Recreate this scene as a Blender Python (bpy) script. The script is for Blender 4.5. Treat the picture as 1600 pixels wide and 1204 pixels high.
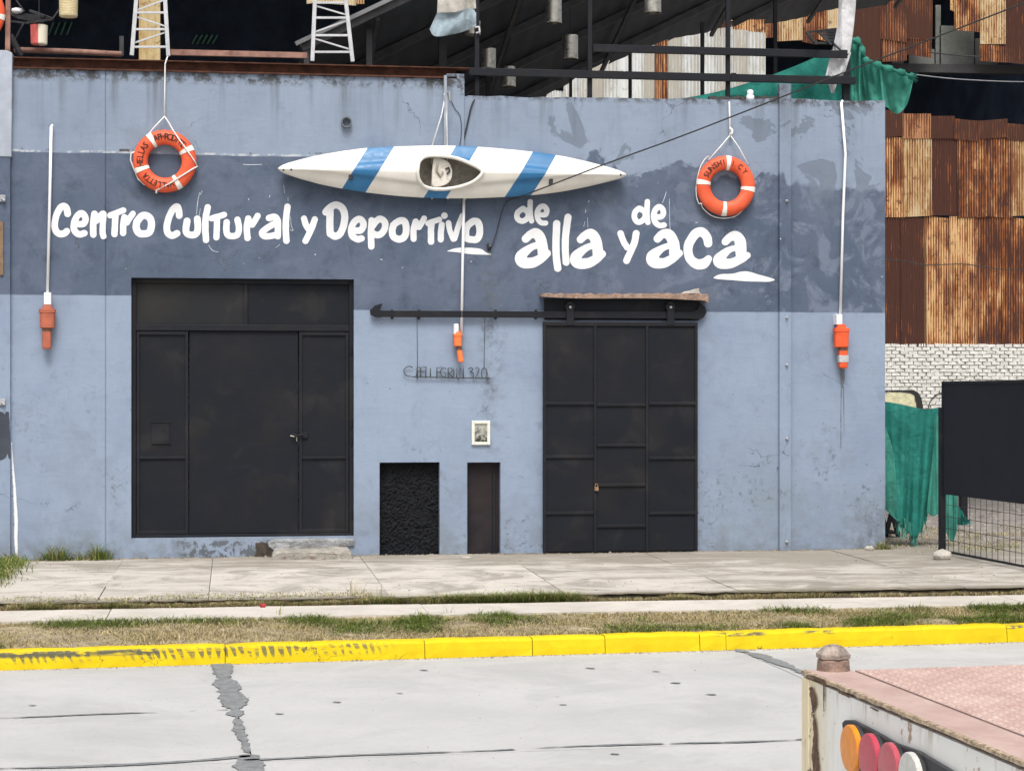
import bpy, bmesh, math, random
import numpy as np
from mathutils import Vector, Matrix

random.seed(7)
rng = np.random.default_rng(7)
for o in list(bpy.data.objects):
    bpy.data.objects.remove(o, do_unlink=True)
sc = bpy.context.scene
COL = sc.collection

# ------------------------------------------------------------------ camera
F, CX, CY = 3000.0, 800.0, 602.0            # photograph: 1600 x 1204
PSI = math.radians(8.3)
DP, HC = 20.58, 1.82                        # distance to the facade, eye height over the pavement
FW = np.array([math.sin(PSI), math.cos(PSI), 0.0])
RT = np.array([math.cos(PSI), -math.sin(PSI), 0.0])
UP = np.array([0.0, 0.0, 1.0])
CAM = np.array([0.0, -DP, HC])
cam = bpy.data.cameras.new('camera')
cam.sensor_fit = 'HORIZONTAL'
cam.sensor_width = 36.0
cam.lens = 36.0 * F / 1600.0
cam.clip_start = 0.1
cam.clip_end = 2000.0
camo = bpy.data.objects.new('camera', cam)
COL.objects.link(camo)
camo.location = CAM
camo.rotation_euler = (math.radians(90), 0, -PSI)
sc.camera = camo

# ------------------------------------------------------------------ world, sun, exposure
SUN_EL, SUN_AZ = math.radians(58), math.radians(188)   # azimuth clockwise from +Y (behind the camera, a little left)
w = bpy.data.worlds.new('World')
sc.world = w
w.use_nodes = True
wn = w.node_tree
wn.nodes.clear()
sky = wn.nodes.new('ShaderNodeTexSky')
sky.sky_type = 'NISHITA'
sky.sun_disc = False
sky.sun_elevation = SUN_EL
sky.sun_rotation = SUN_AZ
sky.air_density = 1.0
sky.dust_density = 6.0
sky.ozone_density = 0.6
hsv = wn.nodes.new('ShaderNodeHueSaturation')      # overcast: a nearly colourless sky
hsv.inputs['Saturation'].default_value = 0.35
bg = wn.nodes.new('ShaderNodeBackground')
bg.inputs['Strength'].default_value = 0.12
wo = wn.nodes.new('ShaderNodeOutputWorld')
wn.links.new(sky.outputs[0], hsv.inputs['Color'])
wn.links.new(hsv.outputs[0], bg.inputs['Color'])
wn.links.new(bg.outputs[0], wo.inputs['Surface'])
sl = bpy.data.lights.new('sun', 'SUN')
sl.energy = 1.3
sl.angle = math.radians(22)
sl.color = (1.0, 0.96, 0.90)
so = bpy.data.objects.new('sun', sl)
COL.objects.link(so)
sd = Vector((math.sin(SUN_AZ) * math.cos(SUN_EL), math.cos(SUN_AZ) * math.cos(SUN_EL), math.sin(SUN_EL)))
so.rotation_euler = sd.to_track_quat('Z', 'Y').to_euler()
so.location = (4, -14, 20)
vs = sc.view_settings
vs.view_transform = 'Standard'
vs.look = 'None'
vs.gamma = 1.0
vs.use_curve_mapping = False
vs.exposure = 0.55

# ------------------------------------------------------------------ photo pixel -> place
def ray(u, v):
    return FW + RT * ((u - CX) / F) + UP * ((CY - v) / F)

def P(u, v, Y=0.0):                 # on the upright plane y = Y
    d = ray(u, v)
    return CAM + d * ((Y + DP) / d[1])

def G(u, v, z=0.0):                 # on the level z
    d = ray(u, v)
    return CAM + d * ((z - HC) / d[2])

def RP(u, v, p0, n):                # on any plane
    d = ray(u, v)
    return CAM + d * (np.dot(np.array(p0) - CAM, n) / np.dot(d, n))

def X_(u, Y=0.0): return float(P(u, 602, Y)[0])
def Z_(u, v, Y=0.0): return float(P(u, v, Y)[2])

# ------------------------------------------------------------------ materials
class NT:
    def __init__(s, name):
        s.m = bpy.data.materials.new(name)
        s.m.use_nodes = True
        s.t = s.m.node_tree
        s.t.nodes.clear()
        s.out = s.t.nodes.new('ShaderNodeOutputMaterial')
        s.geo = None
        s.oi = None
    def n(s, k): return s.t.nodes.new(k)
    def set(s, sock, v):
        if isinstance(v, bpy.types.NodeSocket): s.t.links.new(v, sock)
        elif v is not None:
            if isinstance(v, (tuple, list)) and len(v) == 3 and sock.type == 'RGBA': v = (*v, 1)
            sock.default_value = v
    def pos(s):
        if s.geo is None: s.geo = s.n('ShaderNodeNewGeometry')
        return s.geo.outputs['Position']
    def obj(s):
        t = s.n('ShaderNodeTexCoord'); return t.outputs['Object']
    def rand(s):
        if s.oi is None: s.oi = s.n('ShaderNodeObjectInfo')
        return s.oi.outputs['Random']
    def sep(s, v):
        k = s.n('ShaderNodeSeparateXYZ'); s.set(k.inputs[0], v); return k.outputs
    def comb(s, x, y, z):
        k = s.n('ShaderNodeCombineXYZ')
        for i, q in enumerate((x, y, z)): s.set(k.inputs[i], q)
        return k.outputs[0]
    def vmul(s, v, sc3):
        k = s.n('ShaderNodeVectorMath'); k.operation = 'MULTIPLY'; s.set(k.inputs[0], v); k.inputs[1].default_value = sc3; return k.outputs[0]
    def vadd(s, v, w_):
        k = s.n('ShaderNodeVectorMath'); k.operation = 'ADD'; s.set(k.inputs[0], v); s.set(k.inputs[1], w_); return k.outputs[0]
    def noise(s, scale, detail=4, rough=.55, vec=None, dist=0, color=False):
        k = s.n('ShaderNodeTexNoise'); s.set(k.inputs['Vector'], vec if vec is not None else s.pos())
        k.inputs['Scale'].default_value = scale; k.inputs['Detail'].default_value = detail
        k.inputs['Roughness'].default_value = rough; k.inputs['Distortion'].default_value = dist
        return k.outputs['Color' if color else 'Fac']
    def voro(s, scale, vec=None, feat='F1', out='Distance', rnd=1.0):
        k = s.n('ShaderNodeTexVoronoi'); k.feature = feat; s.set(k.inputs['Vector'], vec if vec is not None else s.pos())
        k.inputs['Scale'].default_value = scale; k.inputs['Randomness'].default_value = rnd
        return k.outputs[out]
    def ma(s, op, a, b=None, c=None, clamp=False):
        k = s.n('ShaderNodeMath'); k.operation = op; k.use_clamp = clamp
        s.set(k.inputs[0], a)
        if b is not None: s.set(k.inputs[1], b)
        if c is not None: s.set(k.inputs[2], c)
        return k.outputs[0]
    def mr(s, v, a, b, c=0.0, d=1.0, smooth=True):
        k = s.n('ShaderNodeMapRange'); k.interpolation_type = 'SMOOTHSTEP' if smooth else 'LINEAR'; k.clamp = True
        for i, q in enumerate((v, a, b, c, d)): s.set(k.inputs[i], q)
        return k.outputs[0]
    def mix(s, f, a, b, mode='MIX'):
        k = s.n('ShaderNodeMix'); k.data_type = 'RGBA'; k.blend_type = mode; k.clamp_factor = True
        s.set(k.inputs[0], f); s.set(k.inputs[6], a); s.set(k.inputs[7], b)
        return k.outputs[2]
    def bump(s, h, strength=.3, dist=.01, nrm=None):
        k = s.n('ShaderNodeBump'); k.inputs['Strength'].default_value = strength; k.inputs['Distance'].default_value = dist
        s.set(k.inputs['Height'], h)
        if nrm is not None: s.set(k.inputs['Normal'], nrm)
        return k.outputs[0]
    def bsdf(s, col, rough=.7, metal=0.0, nrm=None, spec=.4, **kw):
        k = s.n('ShaderNodeBsdfPrincipled')
        s.set(k.inputs['Base Color'], col); s.set(k.inputs['Roughness'], rough); s.set(k.inputs['Metallic'], metal)
        k.inputs['Specular IOR Level'].default_value = spec
        if nrm is not None: s.set(k.inputs['Normal'], nrm)
        for a, b in kw.items(): s.set(k.inputs[a], b)
        s.t.links.new(k.outputs[0], s.out.inputs[0])
        return s.m

MC = {}
Y_EDGE = float(G(800, 928, 0)[1])         # street edge of the pavement slabs
def simple(name, col, rough=.7, var=.18, scale=6.0, bump=.15, metal=0.0, dirt=None, dirt_amt=.35, spec=.4, bd=.006):
    """plain weathered surface: colour noise, optional dirt patches, fine relief"""
    if name in MC: return MC[name]
    t = NT(name)
    n1 = t.noise(scale, 5, .6)
    n2 = t.noise(scale * 7, 3, .6)
    lo = tuple(c * (1 - var) for c in col); hi = tuple(min(1, c * (1 + var)) for c in col)
    c = t.mix(t.mr(n1, .3, .7), lo, hi)
    c = t.mix(t.mr(n2, .55, .8, 0, .35), c, lo)
    if dirt is not None:
        n3 = t.noise(scale * 1.7, 6, .7)
        c = t.mix(t.mr(n3, .52, .68, 0, dirt_amt), c, dirt)
    r = t.mr(n1, .2, .8, max(.02, rough - .1), min(1, rough + .1))
    MC[name] = t.bsdf(c, r, metal, t.bump(n2, bump, bd), spec)
    return MC[name]

def wall_material():
    t = NT('painted_plaster')
    p = t.pos(); x, y, z = t.sep(p)
    wob = t.ma('MULTIPLY_ADD', t.noise(1.1, 3, .5), .05, -.025)
    zz = t.ma('ADD', z, wob)
    light_lo = (.258, .322, .428); light_hi = (.242, .298, .385); dark = (.070, .098, .152)
    # lower edge of the dark band: higher on the left of the gate
    left = t.mr(x, X_(380) - .02, X_(380) + .02)
    zb = t.mr(left, 0, 1, Z_(100, 461), Z_(900, 486), smooth=False)
    dk_lo = t.mr(t.ma('SUBTRACT', t.ma('MULTIPLY_ADD', t.noise(5, 2, .5), .014, -.007), t.ma('SUBTRACT', zb, z)), -.006, .006)
    # upper edge: crisp on the left half, patchy on the right
    rgt = t.mr(x, X_(700), X_(760))
    n_big = t.noise(1.5, 5, .62, dist=.4)
    top_l = t.ma('ADD', t.ma('MULTIPLY_ADD', n_big, .05, -.025), Z_(200, 240))
    chan = t.mr(x, X_(1215), X_(1236))
    top_r = t.ma('ADD', t.ma('MULTIPLY', t.ma('MULTIPLY_ADD', n_big, 1.5, -.75), t.mr(chan, 0, 1, 1, .35)), t.mr(chan, 0, 1, Z_(1000, 262), Z_(1300, 292)))
    top = t.ma('ADD', t.ma('MULTIPLY', top_l, t.ma('SUBTRACT', 1.0, rgt)), t.ma('MULTIPLY', top_r, rgt))
    soft = t.mr(rgt, 0, 1, .008, .035, smooth=False)
    d2 = t.ma('SUBTRACT', top, z)
    dk_hi = t.mr(t.ma('DIVIDE', d2, soft), -1, 1)
    band = t.ma('MULTIPLY', dk_lo, dk_hi)
    # paint tone variation
    n1 = t.noise(.9, 5, .62); n2 = t.noise(4.5, 6, .66); n3 = t.noise(30, 4, .6)
    lt = t.mix(t.mr(z, 2.4, 3.2), light_lo, light_hi)
    lt = t.mix(t.mr(n1, .35, .7), lt, t.mix(1.0, lt, (.86, .87, .90), 'MULTIPLY'))
    lt = t.mix(t.mr(n2, .55, .75, 0, .55), lt, (.180, .228, .305))
    dn = t.mix(t.mr(n1, .35, .68), dark, (.098, .125, .182))
    dn = t.mix(t.mr(n2, .50, .70, 0, .8), dn, (.060, .078, .115))
    nm = t.noise(2.6, 6, .7, dist=.8)
    dn = t.mix(t.ma('MULTIPLY', t.mr(nm, .50, .60, 0, .75), t.mr(x, X_(740), X_(1300), .25, 1)), dn, (.160, .193, .262))
    c = t.mix(band, lt, dn)
    # repair patches with hard edges, mostly on the upper right, and bare grey where paint has worn
    hp = t.mr(t.noise(1.25, 5, .6, dist=.9, vec=t.vadd(p, (11.3, 0, 4.1))), .575, .59)
    hp = t.ma('MULTIPLY', hp, t.ma('MULTIPLY', t.mr(x, X_(720), X_(860), .0, 1), t.mr(z, 3.6, 4.1)))
    c = t.mix(t.ma('MULTIPLY', hp, .75), c, (.135, .165, .215))
    gp = t.mr(t.noise(2.1, 7, .72, dist=.5, vec=t.vadd(p, (2.7, 0, 9.1))), .54, .66, 0, .5)
    c = t.mix(gp, c, t.mix(1.0, c, (.84, .82, .78), 'MULTIPLY'))
    # chipped white ridge where the two coats meet
    rd = t.ma('MULTIPLY', t.mr(t.ma('ABSOLUTE', t.ma('SUBTRACT', z, t.ma('ADD', top_l, .012))), .006, .016, 1, 0), t.ma('MULTIPLY', t.ma('SUBTRACT', 1.0, rgt), t.mr(t.noise(7, 5, .7), .46, .56)))
    c = t.mix(rd, c, (.46, .48, .50))
    rd2 = t.ma('MULTIPLY', t.mr(t.ma('ABSOLUTE', t.ma('SUBTRACT', z, t.ma('ADD', top_l, .03))), .006, .02, 1, 0), t.ma('MULTIPLY', t.ma('SUBTRACT', 1.0, rgt), t.mr(t.noise(4, 6, .75), .56, .62)))
    c = t.mix(rd2, c, (.07, .06, .055))
    # brush / trowel strokes
    br = t.noise(1.0, 6, .72, vec=t.vmul(p, (4.5, 4.5, 2.0)), dist=.6)
    c = t.mix(t.mr(br, .45, .75, 0, .30), c, t.mix(1.0, c, (.72, .74, .77), 'MULTIPLY'))
    hs = t.noise(1.0, 6, .74, vec=t.vmul(p, (2.2, 2.2, 8)), dist=.8)
    c = t.mix(t.mr(hs, .52, .74, 0, .26), c, t.mix(1.0, c, (.70, .72, .76), 'MULTIPLY'))
    c = t.mix(t.mr(hs, .46, .30, 0, .22), c, t.mix(1.0, c, (1.16, 1.15, 1.12), 'MULTIPLY'))
    spk = t.mr(t.noise(70, 3, .7), .66, .74)
    c = t.mix(t.ma('MULTIPLY', spk, t.mr(t.noise(1.7, 3), .42, .6, .1, .6)), c, (.09, .105, .125))
    # grime running down from the top edge
    dr = t.noise(1.0, 4, .6, vec=t.vmul(p, (7, 7, .35)))
    dmask = t.ma('MULTIPLY', t.mr(dr, .48, .72), t.mr(z, 4.2, 5.2))
    c = t.mix(t.ma('MULTIPLY', dmask, .6), c, (.075, .08, .09))
    blk = t.noise(7, 7, .75)
    zt = t.mr(x, X_(700), X_(730), 5.03, 4.93)
    em = t.ma('MULTIPLY', t.mr(blk, .44, .58), t.mr(t.ma('SUBTRACT', z, zt), -.05, .03))
    c = t.mix(t.ma('MULTIPLY', em, .9), c, (.045, .043, .042))
    # drip stains under the sign, splash dirt and peeled paint near the ground
    st = t.ma('MULTIPLY', t.mr(t.ma('ABSOLUTE', t.ma('SUBTRACT', x, X_(768))), .03, .22, 1, 0), t.mr(z, 1.2, 2.9, .35, 1))
    st = t.ma('MULTIPLY', st, t.mr(t.noise(6, 7, .75), .46, .62))
    st = t.ma('MULTIPLY', st, t.mr(z, 3.4, 3.0))
    c = t.mix(t.ma('MULTIPLY', st, .75), c, (.085, .095, .11))
    sp = t.ma('MULTIPLY', t.mr(z, .55, 0, 0, 1), t.mr(t.noise(5, 6, .7), .4, .62))
    c = t.mix(t.ma('MULTIPLY', sp, .55), c, (.15, .165, .18))
    pe = t.mr(t.noise(9, 6, .7, dist=.5), .49, .53)
    gz = t.ma('MULTIPLY', t.mr(x, X_(262), X_(300)), t.mr(x, X_(440), X_(425)))
    pe = t.ma('MULTIPLY', pe, t.ma('MULTIPLY', gz, t.mr(z, .19, .16)))
    c = t.mix(pe, c, (.10, .115, .135))
    # worn, chipped zones low on the wall (clusters of flaked paint)
    fl = t.mr(t.noise(11, 7, .78, dist=.4), .555, .58)
    zone = t.ma('MULTIPLY', t.mr(t.noise(.9, 3, .6, vec=t.vadd(p, (4.4, 0, 1.2))), .48, .60), t.mr(z, 2.3, .5))
    c = t.mix(t.ma('MULTIPLY', t.ma('MULTIPLY', fl, zone), .8), c, (.115, .135, .165))
    fl2 = t.mr(t.noise(19, 6, .75, vec=t.vadd(p, (7.7, 0, 3.3))), .63, .66)
    c = t.mix(t.ma('MULTIPLY', fl2, t.mr(t.noise(1.3, 3), .45, .56, 0, .7)), c, (.10, .12, .145))
    dm = t.mr(t.noise(.8, 6, .68, vec=t.vadd(p, (1.1, 0, 6.2))), .45, .68, 0, .5)
    c = t.mix(t.ma('MULTIPLY', dm, t.mr(z, 1.9, .2)), c, (.17, .20, .225))
    rg = t.ma('MULTIPLY', t.mr(x, X_(1290), X_(1360)), t.mr(z, .9, .1))
    c = t.mix(t.ma('MULTIPLY', rg, t.mr(t.noise(4, 6, .7), .38, .6, 0, .75)), c, (.12, .135, .155))
    # hairline cracks and little chips
    cv = t.voro(.75, vec=t.vadd(p, t.vmul(t.noise(2.5, 4, .6, color=True), (.55, .55, .55))), feat='DISTANCE_TO_EDGE')
    crk = t.ma('MULTIPLY', t.mr(cv, .0, .005, 1, 0), t.mr(t.noise(1.1, 3), .53, .60))
    c = t.mix(t.ma('MULTIPLY', crk, .75), c, (.07, .08, .095))
    ch = t.ma('MULTIPLY', t.mr(t.ma('ADD', t.voro(8), t.ma('MULTIPLY_ADD', t.noise(40, 3), .12, -.06)), .05, .07, 1, 0), t.mr(t.noise(1.6, 3), .50, .56))
    c = t.mix(t.ma('MULTIPLY', ch, .8), c, (.09, .1, .12))
    ch2 = t.ma('MULTIPLY', t.mr(t.voro(5.3, vec=t.vadd(p, (3.1, 0, 1.7))), .03, .042, 1, 0), t.ma('MULTIPLY', band, t.mr(t.noise(1.6, 2), .5, .56)))
    c = t.mix(ch2, c, (.62, .66, .70))
    b1 = t.bump(t.ma('ADD', br, hs), .22, .02)
    b2 = t.bump(n3, .16, .006, b1)
    b3 = t.bump(t.ma('MULTIPLY_ADD', crk, -1, pe), .5, -.004, b2)
    return t.bsdf(c, t.mr(n2, .3, .7, .55, .8), 0, b3, .35)

def black_metal(name='black_gate_paint', base=(.0085, .0105, .0160), warm=(.0150, .0145, .0165)):
    if name in MC: return MC[name]
    t = NT(name); p = t.pos()
    n1 = t.noise(1.6, 6, .65); n2 = t.noise(1, 5, .65, vec=t.vmul(p, (2.5, 2.5, 9))); n3 = t.noise(24, 5, .6)
    c = t.mix(t.mr(n1, .4, .7), base, warm)
    c = t.mix(t.mr(n2, .55, .75, 0, .5), c, tuple(q * 1.9 for q in base))
    sm = t.noise(3.2, 3, .5, dist=.6)
    c = t.mix(t.mr(sm, .55, .74, 0, .34), c, (.036, .034, .033))
    sc_ = t.mr(t.noise(38, 3, .7), .72, .76)
    c = t.mix(t.ma('MULTIPLY', sc_, t.mr(t.noise(1.3, 2), .55, .65)), c, (.16, .16, .16))
    MC[name] = t.bsdf(c, t.mr(n2, .3, .7, .45, .7), 0, t.bump(n3, .12, .004, t.bump(n1, .25, .02)), .20)
    return MC[name]

def rust_sheet(name, tan, orange, brown, bias=0.0):
    if name in MC: return MC[name]
    t = NT(name); r = t.rand()
    off = t.comb(t.ma('MULTIPLY', r, 37.0), 0.0, t.ma('MULTIPLY', r, 91.0))
    p = t.vadd(t.pos(), off)
    a = t.noise(1, 6, .72, vec=t.vmul(p, (4.0, 4.0, .75)), dist=.4)
    b = t.noise(1, 6, .75, vec=t.vmul(p, (11, 11, 1.6)), dist=.5)
    d = t.noise(1, 4, .6, vec=t.vmul(p, (1.1, 1.1, .7)))
    lvl = t.ma('ADD', t.ma('MULTIPLY', a, .55), t.ma('ADD', t.ma('MULTIPLY', b, .35), t.ma('MULTIPLY', d, .45)))
    lvl = t.ma('ADD', lvl, t.ma('MULTIPLY_ADD', r, .30, -.15 + bias))
    at = t.n('ShaderNodeAttribute'); at.attribute_name = 'groove_shade'
    lvl = t.ma('ADD', lvl, t.ma('MULTIPLY_ADD', at.outputs['Fac'], .15, -.06))     # groove shade painted in: rust colour turns browner in the sheet valleys
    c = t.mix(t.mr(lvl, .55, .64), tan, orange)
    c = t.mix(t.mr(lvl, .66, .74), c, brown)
    sp = t.noise(5, 6, .75, vec=p)
    c = t.mix(t.mr(sp, .56, .64, 0, .85), c, brown)
    MC[name] = t.bsdf(c, .85, 0, t.bump(b, .2, .01), .2)
    return MC[name]

def concrete(name, col, stain, stain_amt=.6, scale=1.0, dust=None, near_wall=None):
    if name in MC: return MC[name]
    t = NT(name); r = t.rand()
    p = t.vadd(t.pos(), t.comb(t.ma('MULTIPLY', r, 3.0), t.ma('MULTIPLY', r, 5.0), 0.0))
    n1 = t.noise(.8 * scale, 6, .65, vec=p); n2 = t.noise(5 * scale, 6, .7, vec=p); n3 = t.noise(60, 3, .6, vec=p)
    c = t.mix(t.mr(n1, .3, .7), tuple(q * .90 for q in col), tuple(min(1, q * 1.07) for q in col))
    c = t.mix(t.mr(t.noise(1.3 * scale, 7, .72, vec=p, dist=.7), .47, .64, 0, stain_amt), c, stain)
    c = t.mix(t.mr(n2, .56, .72, 0, .35), c, stain)
    c = t.mix(t.mr(n3, .6, .75, 0, .25), c, tuple(q * .55 for q in col))
    n4 = t.noise(17, 6, .78, vec=p)
    c = t.mix(t.mr(n4, .54, .68, 0, .32), c, tuple(q * .62 for q in col))
    c = t.mix(t.mr(t.noise(130, 2, .6, vec=p), .64, .70, 0, .4), c, tuple(q * .5 for q in col))
    if dust: c = t.mix(t.mr(t.noise(.5, 4, .6, vec=p), .5, .7, 0, .5), c, dust)
    c = t.mix(t.mr(r, 0, 1, 0, .12), c, stain)
    if near_wall:                       # splash-back grime along the wall foot, and the more trodden right half
        x, y, z = t.sep(t.pos()); q = t.noise(1, 8, .76, vec=t.vmul(t.pos(), (.9, 3.2, 1)), dist=.5)
        k = t.ma('ADD', t.mr(y, -2.2, -.3, 0, .16), t.mr(x, 2.2, 6.0, 0, .10))
        c = t.mix(t.mr(t.ma('ADD', q, k), .52, .70, 0, .85), c, near_wall)
        c = t.mix(t.ma('MULTIPLY', t.mr(y, Y_EDGE + .16, Y_EDGE + .0), .6), c, (.16, .14, .10))
    MC[name] = t.bsdf(c, .88, 0, t.bump(n3, .25, .004, t.bump(n2, .3, .008)), .25)
    return MC[name]

def cloth(name, col, trans=.4, rough=.9, weave=140, dirt=None):
    if name in MC: return MC[name]
    t = NT(name)
    n1 = t.noise(5, 5, .65); n2 = t.noise(weave, 2, .5)
    c = t.mix(t.mr(n1, .3, .7), tuple(q * .72 for q in col), tuple(min(1, q * 1.15) for q in col))
    if dirt: c = t.mix(t.mr(t.noise(3.3, 5, .7), .55, .68, 0, .7), c, dirt)
    cr = t.noise(7, 5, .6, dist=1.2); cr2 = t.ma('ABSOLUTE', t.ma('MULTIPLY_ADD', cr, 2.0, -1.0))
    t.bsdf(c, rough, 0, t.bump(n2, .25, .003, t.bump(cr2, .35, -.07)), .2)
    pb = [k for k in t.t.nodes if k.type == 'BSDF_PRINCIPLED'][0]
    tr = t.n('ShaderNodeBsdfTranslucent'); t.set(tr.inputs['Color'], c)
    mx = t.n('ShaderNodeMixShader'); mx.inputs[0].default_value = trans
    t.t.links.new(pb.outputs[0], mx.inputs[1]); t.t.links.new(tr.outputs[0], mx.inputs[2]); t.t.links.new(mx.outputs[0], t.out.inputs[0])
    MC[name] = t.m
    return t.m

M_WALL = wall_material()
M_BLACK = black_metal()
M_BLACK2 = black_metal('black_frame_paint', (.012, .0135, .0185), (.018, .0175, .019))
M_ROUGH = simple('rough_black_render', (.014, .0155, .019), .85, .35, 9, 1.0, bd=.05, spec=.25)
M_RUSTBEAM = simple('rusty_beam', (.085, .036, .024), .9, .4, 8, .4, dirt=(.030, .018, .015), dirt_amt=.8, spec=.2)
M_RUSTPIPE = simple('rusty_pink_pipe', (.30, .17, .135), .8, .25, 9, .3, dirt=(.12, .05, .035), dirt_amt=.6, spec=.25)
M_WHITE = simple('white_paint', (.76, .775, .79), .7, .035, 7, .1)
M_ROPE = simple('white_rope', (.78, .78, .76), .9, .08, 30, .5)
M_PVC = simple('white_tube', (.82, .83, .85), .5, .05, 5, .05)
M_ORANGE = simple('orange_plastic', (.78, .105, .032), .55, .12, 6, .1, dirt=(.45, .09, .05), dirt_amt=.35)
M_ORANGE_F = simple('faded_orange_plastic', (.41, .115, .065), .65, .18, 9, .2, dirt=(.36, .11, .07), dirt_amt=.6)
M_REFL = simple('white_band', (.80, .78, .72), .6, .08, 14, .1, dirt=(.55, .52, .46), dirt_amt=.4)
M_INK = simple('black_print', (.05, .022, .018), .8, .3, 30, .1)
M_STEEL = simple('dark_steel', (.055, .056, .060), .5, .25, 8, .2, metal=.6)
M_GALV = simple('grey_paint_metal', (.36, .37, .39), .5, .12, 9, .15, dirt=(.22, .22, .23))
M_MAST = simple('pale_mast_paint', (.50, .51, .53), .5, .1, 9, .1, dirt=(.33, .33, .34))
M_TIN = simple('perforated_tin', (.72, .70, .64), .32, .12, 14, .15, metal=.95)
M_WIRE = simple('dark_wire', (.03, .03, .032), .6, .2, 20, .1)
M_GREENWIRE = simple('oxidised_wire', (.055, .065, .062), .7, .3, 20, .2)
M_WIN = simple('dark_interior', (.012, .014, .018), .9, .3, 2, .2)
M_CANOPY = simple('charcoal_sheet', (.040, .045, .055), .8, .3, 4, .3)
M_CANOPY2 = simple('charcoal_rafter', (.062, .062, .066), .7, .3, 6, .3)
M_PAVE = concrete('pavement_concrete', (.545, .505, .455), (.23, .21, .175), .7, 1.2, near_wall=(.25, .225, .185))
M_STRIP = concrete('strip_concrete', (.56, .52, .47), (.36, .335, .29), .4, 1.6)
M_ROAD = concrete('road_concrete', (.455, .455, .45), (.35, .35, .345), .5, .7)
M_TAR = simple('weathered_tar', (.185, .195, .20), .9, .2, 14, .5, dirt=(.30, .30, .30), dirt_amt=.7)
M_SOIL = simple('dark_soil', (.085, .068, .05), .95, .4, 9, .8, dirt=(.20, .17, .12), bd=.02)
M_DIRT = simple('dry_verge_soil', (.34, .285, .19), .95, .3, 7, .8, dirt=(.22, .185, .12), bd=.02)
M_GRAVEL = concrete('yard_gravel', (.31, .285, .26), (.13, .11, .095), .85, 1.8)
M_STONE = simple('pale_rubble', (.50, .47, .42), .9, .15, 9, .6, dirt=(.30, .27, .22), bd=.02)
M_STEP = simple('worn_step_concrete', (.36, .34, .30), .9, .25, 6, .9, dirt=(.17, .115, .085), dirt_amt=.85, bd=.03)
M_LINTEL = simple('split_timber', (.33, .22, .165), .9, .28, 14, .9, dirt=(.55, .52, .48), dirt_amt=.7, bd=.02)
M_NET = cloth('green_shade_net', (.040, .285, .24), .42, dirt=(.07, .36, .30))
M_NET2 = cloth('green_tarp_light', (.10, .42, .34), .5, dirt=(.05, .27, .22))
M_RAGW = cloth('white_rag', (.72, .72, .74), .25)
M_FLAGW = cloth('cream_flag_cloth', (.66, .63, .57), .3, dirt=(.50, .44, .34))
M_FLAGB = cloth('pale_blue_flag_cloth', (.40, .50, .56), .3)
M_BRICK = simple('whitewashed_brick', (.66, .66, .63), .9, .12, 6, .7, dirt=(.40, .37, .28), dirt_amt=.7, bd=.03)
M_MORTAR = simple('dark_mortar', (.44, .43, .39), .95, .3, 9, .4)
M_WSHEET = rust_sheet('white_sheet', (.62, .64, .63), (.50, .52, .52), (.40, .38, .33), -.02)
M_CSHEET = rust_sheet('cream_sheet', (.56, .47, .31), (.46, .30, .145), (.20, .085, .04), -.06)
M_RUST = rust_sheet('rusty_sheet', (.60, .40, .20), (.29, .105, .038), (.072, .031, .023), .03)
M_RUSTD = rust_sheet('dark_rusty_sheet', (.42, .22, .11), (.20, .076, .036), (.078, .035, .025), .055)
M_YELCOL = rust_sheet('yellow_column', (.50, .40, .22), (.42, .29, .13), (.22, .12, .06), -.1)

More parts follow.
